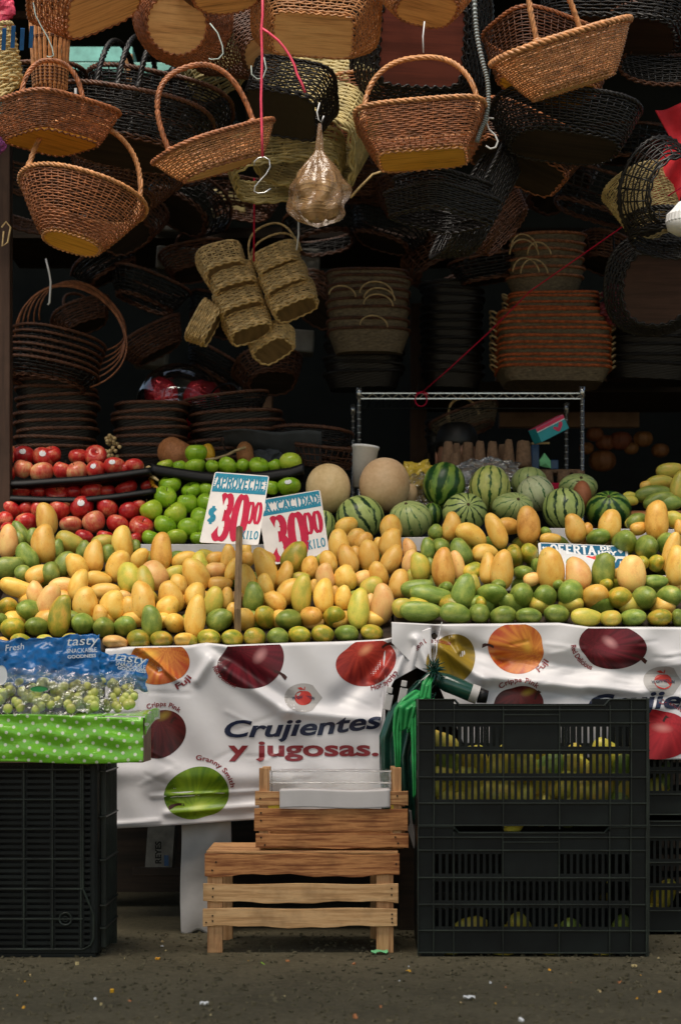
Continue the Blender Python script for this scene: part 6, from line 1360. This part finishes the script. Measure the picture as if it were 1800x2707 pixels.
t = thing('twine_knot', P(1113, 1038, 1.93), 'red twine knot and loop on the wire shelf edge', 'knot'); g = MB(); g.tube([P(1113+13*math.sin(a)*1.2, 1038+18*(1-math.cos(a)), 1.93) for a in [2*math.pi*k/16 for k in range(17)]], .002, 5); g.build('loop', M['magenta'], t); g = MB(); g.tube([P(1100,1040,1.93), P(1118,1035,1.93), P(1132,1042,1.93)], .003, 5); g.build('knot', M['magenta'], t)
for i, (y_, zz) in enumerate(((.42, 2.86), (.80, 2.93), (1.15, 3.0))): g = MB(); g.tube([(-2.4, y_, zz), (2.4, y_, zz)], .016, 8); tag(g.build('hanging_pole', M['post'], smooth=True), '%s long pole above the picture that carries the hanging baskets' % ('front', 'middle', 'rear')[i], 'pole')
def shook(pts, Y, lab, mat='wireg', r=.0019): line('wire_hook', pts, Y, r, mat, lab, 'hook', 6)
shook([(672,437),(673,425),(684,416),(700,414),(712,422),(714,440),(703,460),(686,478),(674,492),(672,505),(682,510),(700,508),(716,497)], .22, 'S shaped wire hook on the end of the pink twine', 'wire')
shook([(555,60),(575,85),(588,120),(590,140),(578,154),(558,156),(552,153)], .34, 'wire hook carrying the round hoop handle at centre left')
shook([(88,5),(94,38),(110,70),(125,95),(138,125),(142,145),(130,150),(124,147)], .40, 'wire hook carrying the arched handle basket at far left')
shook([(1122,55),(1118,95),(1119,138)], .37, 'short white wire over the amber board basket', 'cup')
shook([(1305,312),(1292,310),(1286,322),(1292,340),(1308,355),(1316,372),(1310,388),(1296,392),(1284,384)], .35, 'pale S hook beside the grey conduit', 'cup', .0026)
shook([(845,270),(838,295),(842,315),(850,322),(856,305)], .38, 'small wire hook above the amber bag', 'cup')
shook([(664,172),(665,195),(680,208),(695,205),(704,180),(698,150)], .5, 'wire hook in front of the small oval wooden base')
line('cotton_string', [(121,683),(130,720),(134,745),(131,800),(126,805)], 1.55, .0035, 'cup', 'white string tied round the long black hoops at left', 'string')
line('cotton_string', [(789,575),(789,620),(784,660)], 1.2, .003, 'cup', 'white string holding the right cluster of palm baskets', 'string')
line('cotton_string', [(200,232),(200,268)], .5, .004, 'cup', 'short white tie behind the far left arched handle', 'string')
line('cotton_string', [(926,522),(950,495),(985,460),(1010,452),(1030,440)], 1.0, .004, 'palm', 'pale cord with loose knot left of the amber board', 'cord')
line('cotton_string', [(1700,575),(1705,620),(1636,715),(1625,690),(1620,620)], 1.8, .003, 'dark', 'dark looped cord hanging deep at the right', 'cord')
pts = [(1253,-30),(1256,40),(1262,100),(1275,160),(1288,210),(1291,260),(1284,310),(1270,345),(1260,375)]
g = MB(); C = []
for i in range(len(pts)-1):
    for k in range(14):
        f = k/14; p0, p1, p2, p3 = pts[max(0, i-1)], pts[i], pts[i+1], pts[min(len(pts)-1, i+2)]
        C.append(tuple(.5*((2*p1[j])+(-p0[j]+p2[j])*f+(2*p0[j]-5*p1[j]+4*p2[j]-p3[j])*f*f+(-p0[j]+3*p1[j]-3*p2[j]+p3[j])*f**3) for j in (0, 1)))
g.tube([P(x, y, .33) for x, y in C], [.0062+.0014*(1 if i % 2 else -1) for i in range(len(C))], 12); tag(g.build('conduit_hose', M['hose'], smooth=False), 'grey corrugated conduit hanging beside the amber board basket', 'hose')
# amber bag with small things in it
q = P(842, 600, .42); t = thing('plastic_bag', q, 'clear amber bag of small baskets hanging in the centre', 'plastic bag')
prof = []
for k in range(31):
    u = k/30; py = 600-u*275; wv = lerp_list([(325,4),(400,12),(420,28),(455,58),(490,70),(530,76),(560,70),(585,46),(600,4)], py); prof.append((S(wv, .42), P(0, py, .42).z-q.z))
def bagf(v, a): 
    tz = v.z/.30; k = 1+.05*math.sin(a*9+tz*3)+.30*noise.noise(Vector((math.cos(a)*2, math.sin(a)*2, v.z*22))); return Vector((v.x*k+.03*(.4-tz)*(-.2), v.y*k*.75, v.z))
g = MB(); g.lathe(prof, 56, q, fn=bagf); g.build('bag', M['film2'], t, smooth=False)
for (px, py, rx_, rz_, an) in ((812,492,24,34,-10),(858,498,24,36,12),(836,560,34,24,0),(815,545,26,20,20),(870,552,24,26,-20)):
    c = P(px, py, .42); g = MB(); a_, b_ = S(rx_, .42), S(rz_, .42)
    g.lathe([(a_*.55, -b_), (a_, -b_*.4), (a_, b_*.5), (a_*.9, b_*.55), (a_*.8, b_*.5), (0, b_*.3)], 24, (0, 0, 0)); 
    for k in range(3): g.tube([(a_*1.02*math.cos(a), a_*1.02*math.sin(a), b_*(-.3+.4*k)) for a in [2*math.pi*j/24 for j in range(24)]], .0025, 4, True)
    g.tube([(a_*math.cos(a), 0, b_*.5+b_*.9*math.sin(a)) for a in [math.pi*j/12 for j in range(13)]], .003, 5)
    Rm = Matrix.Rotation(R(an), 3, 'Y'); g.v = [Rm @ v + c for v in g.v]; g.build('tiny_basket', M['palm'], t, smooth=True)
# red cloth and lamp at the right edge
g = MB()
def rc(u, v):
    px = 1712+(lerp_list([(0,20),(.25,60),(.6,20),(1,0)], v))+ (1850-1712)*u - 0; py = 290+260*v-30*u*(1-v); return P(px, py, .95)+Vector((0, .02*math.sin(u*9+v*4), 0))
g.grid(rc, 24, 24); tag(g.build('red_cloth', M['redc'], smooth=True, solid=.003), 'bright red cloth hanging at the right edge', 'cloth')
t = thing('lamp', P(1812, 625, .7), 'white ribbed lamp head cut by the right edge', 'lamp'); q = P(1815, 622, .7); r = S(54, .7)
g = MB(); g.lathe([(0, .0), (r*.55, .004), (r*.93, .018), (r, .036), (r, .038)], 40, q); g.build('lens', M['cup'], t, smooth=True)
g = MB(); g.lathe([(r*1.01, .038), (r*1.02, .040), (r*.98, .062), (r*.7, .078), (r*.4, .10), (0, .102)], 60, q, fn=lambda v, a: v*(1+.012*math.cos(a*30))); g.build('ribbed_head', M['cup'], t, smooth=False)
crumple_bag(1650,800,120,110,2.2,simple('dull red film', (.16,.02,.03), .4, .5, 40, .5),'dull red speckled bag hanging above the dark right stack',11)
g = MB(); g.bx(P(-20,0,.7).x, P(6,0,.7).x, .7, .71, P(0,330,.7).z, P(0,215,.7).z); tag(g.build('teal_strip', simple('bright teal film', (.01,.30,.34), .4)), 'teal plastic strip at the far left edge', 'strip')
crumple_bag(-10,375,50,70,.7,simple('pink teal knit', (.35,.08,.30), .8, .9, 90, .5),'knitted pink and teal scrap at the far left edge',13,'knit_scrap')
crumple_bag(5,20,60,120,.9,M['pink'],'bunch of pink twine at the top left corner',15,'twine_bunch')
g = MB(); g.tube([P(x, y, 1.3) for x, y in ((4,600),(16,585),(28,600),(20,640),(6,650),(10,610))], .003, 5); tag(g.build('cord_loop', M['palm']), 'pale cord loop on the left stall post', 'cord')
# dim boxes in the back
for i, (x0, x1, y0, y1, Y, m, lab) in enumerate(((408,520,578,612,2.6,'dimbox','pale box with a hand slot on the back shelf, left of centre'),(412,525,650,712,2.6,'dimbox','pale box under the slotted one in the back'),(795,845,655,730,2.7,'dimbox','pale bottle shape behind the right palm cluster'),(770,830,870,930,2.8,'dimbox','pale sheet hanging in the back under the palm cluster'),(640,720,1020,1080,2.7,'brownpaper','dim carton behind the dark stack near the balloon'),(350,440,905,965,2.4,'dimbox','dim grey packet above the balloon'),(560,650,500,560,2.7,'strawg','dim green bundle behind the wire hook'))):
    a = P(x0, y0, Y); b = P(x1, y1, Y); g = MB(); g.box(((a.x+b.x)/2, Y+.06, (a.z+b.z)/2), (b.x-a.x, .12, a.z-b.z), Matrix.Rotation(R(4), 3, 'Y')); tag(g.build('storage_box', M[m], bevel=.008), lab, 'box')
g = MB(); g.bx(P(445,0,2.59).x, P(470,0,2.59).x, 2.585, 2.59, P(0,598,2.59).z, P(0,592,2.59).z); 
tag(g.build('slot_tape', M['dark']), 'dark hand slot strip on the white back box', 'slot')
# ---------------------------------------------------------------- litter on the ground
rnd = random.Random(3); LC = [M['cup'], M['gold'], M['straw'], M['gourd'], M['palm'], M['papgreen']]
for i, (px, py, w_, m, lab) in enumerate(((540,2662,22,'cup','crumpled white paper bit on the ground, bottom left of centre'),(1240,2646,30,'cup','torn white wrapper on the ground, bottom right'),(1003,2524,44,'papgreen','pale green plastic sliver under the crate leg'),(417,2543,12,'gold','orange crumb on the ground left of the wooden crate'),(760,2550,10,'gourd','reddish crumb on the ground below the wooden crate'),(1676,2562,14,'straw','straw coloured crumb on the ground at right'))):
    D = 3400/(py-1850); x = (px-900)/5000*D; g = MB(); s_ = w_/5000*D
    g.grid(lambda u, v: Vector((x+(u-.5)*s_, D-5+(v-.5)*s_*.8, .004+.006*abs(math.sin(u*5+v*4+i)))), 8, 6); tag(g.build('litter', M[m], solid=.001), lab, 'litter')
g = MB()
for k in range(60):
    y = rnd.uniform(-1.2, .35); x = rnd.uniform(-1.0, 1.0); s_ = rnd.uniform(.0012, .0038)*rnd.choice((1, 1, 1.6)); Rm = Euler((rnd.random()*3, rnd.random()*3, rnd.random()*3)).to_matrix()
    g.box((x, y, s_*.5), (s_*2, s_*1.4, s_), Rm, None, rnd.randrange(5))
o = g.build('ground_crumbs', [M['cup'], M['straw'], M['palm'], M['gourd'], M['gold']]); tag(o, 'scattered tiny crumbs and grit on the ground', 'crumbs', kind='stuff')
g = MB()
for k in range(2500):
    y = rnd.uniform(-1.3, .5); x = rnd.uniform(-1.0, 1.0); s_ = rnd.uniform(.002, .006); Rm = Euler((rnd.random()*3, rnd.random()*3, rnd.random()*3)).to_matrix(); g.box((x, y, 0), (s_*2, s_*2, s_), Rm)
tag(g.build('gravel', M['ground']), 'fine dark grit embedded in the worn ground', 'grit', kind='stuff')
line('plant_stem', [(690,2545),(700,2552),(715,2558),(727,2561)], [-.15]*4, .0015, 'aG', 'thin green stem on the ground below the wooden crate', 'stem')
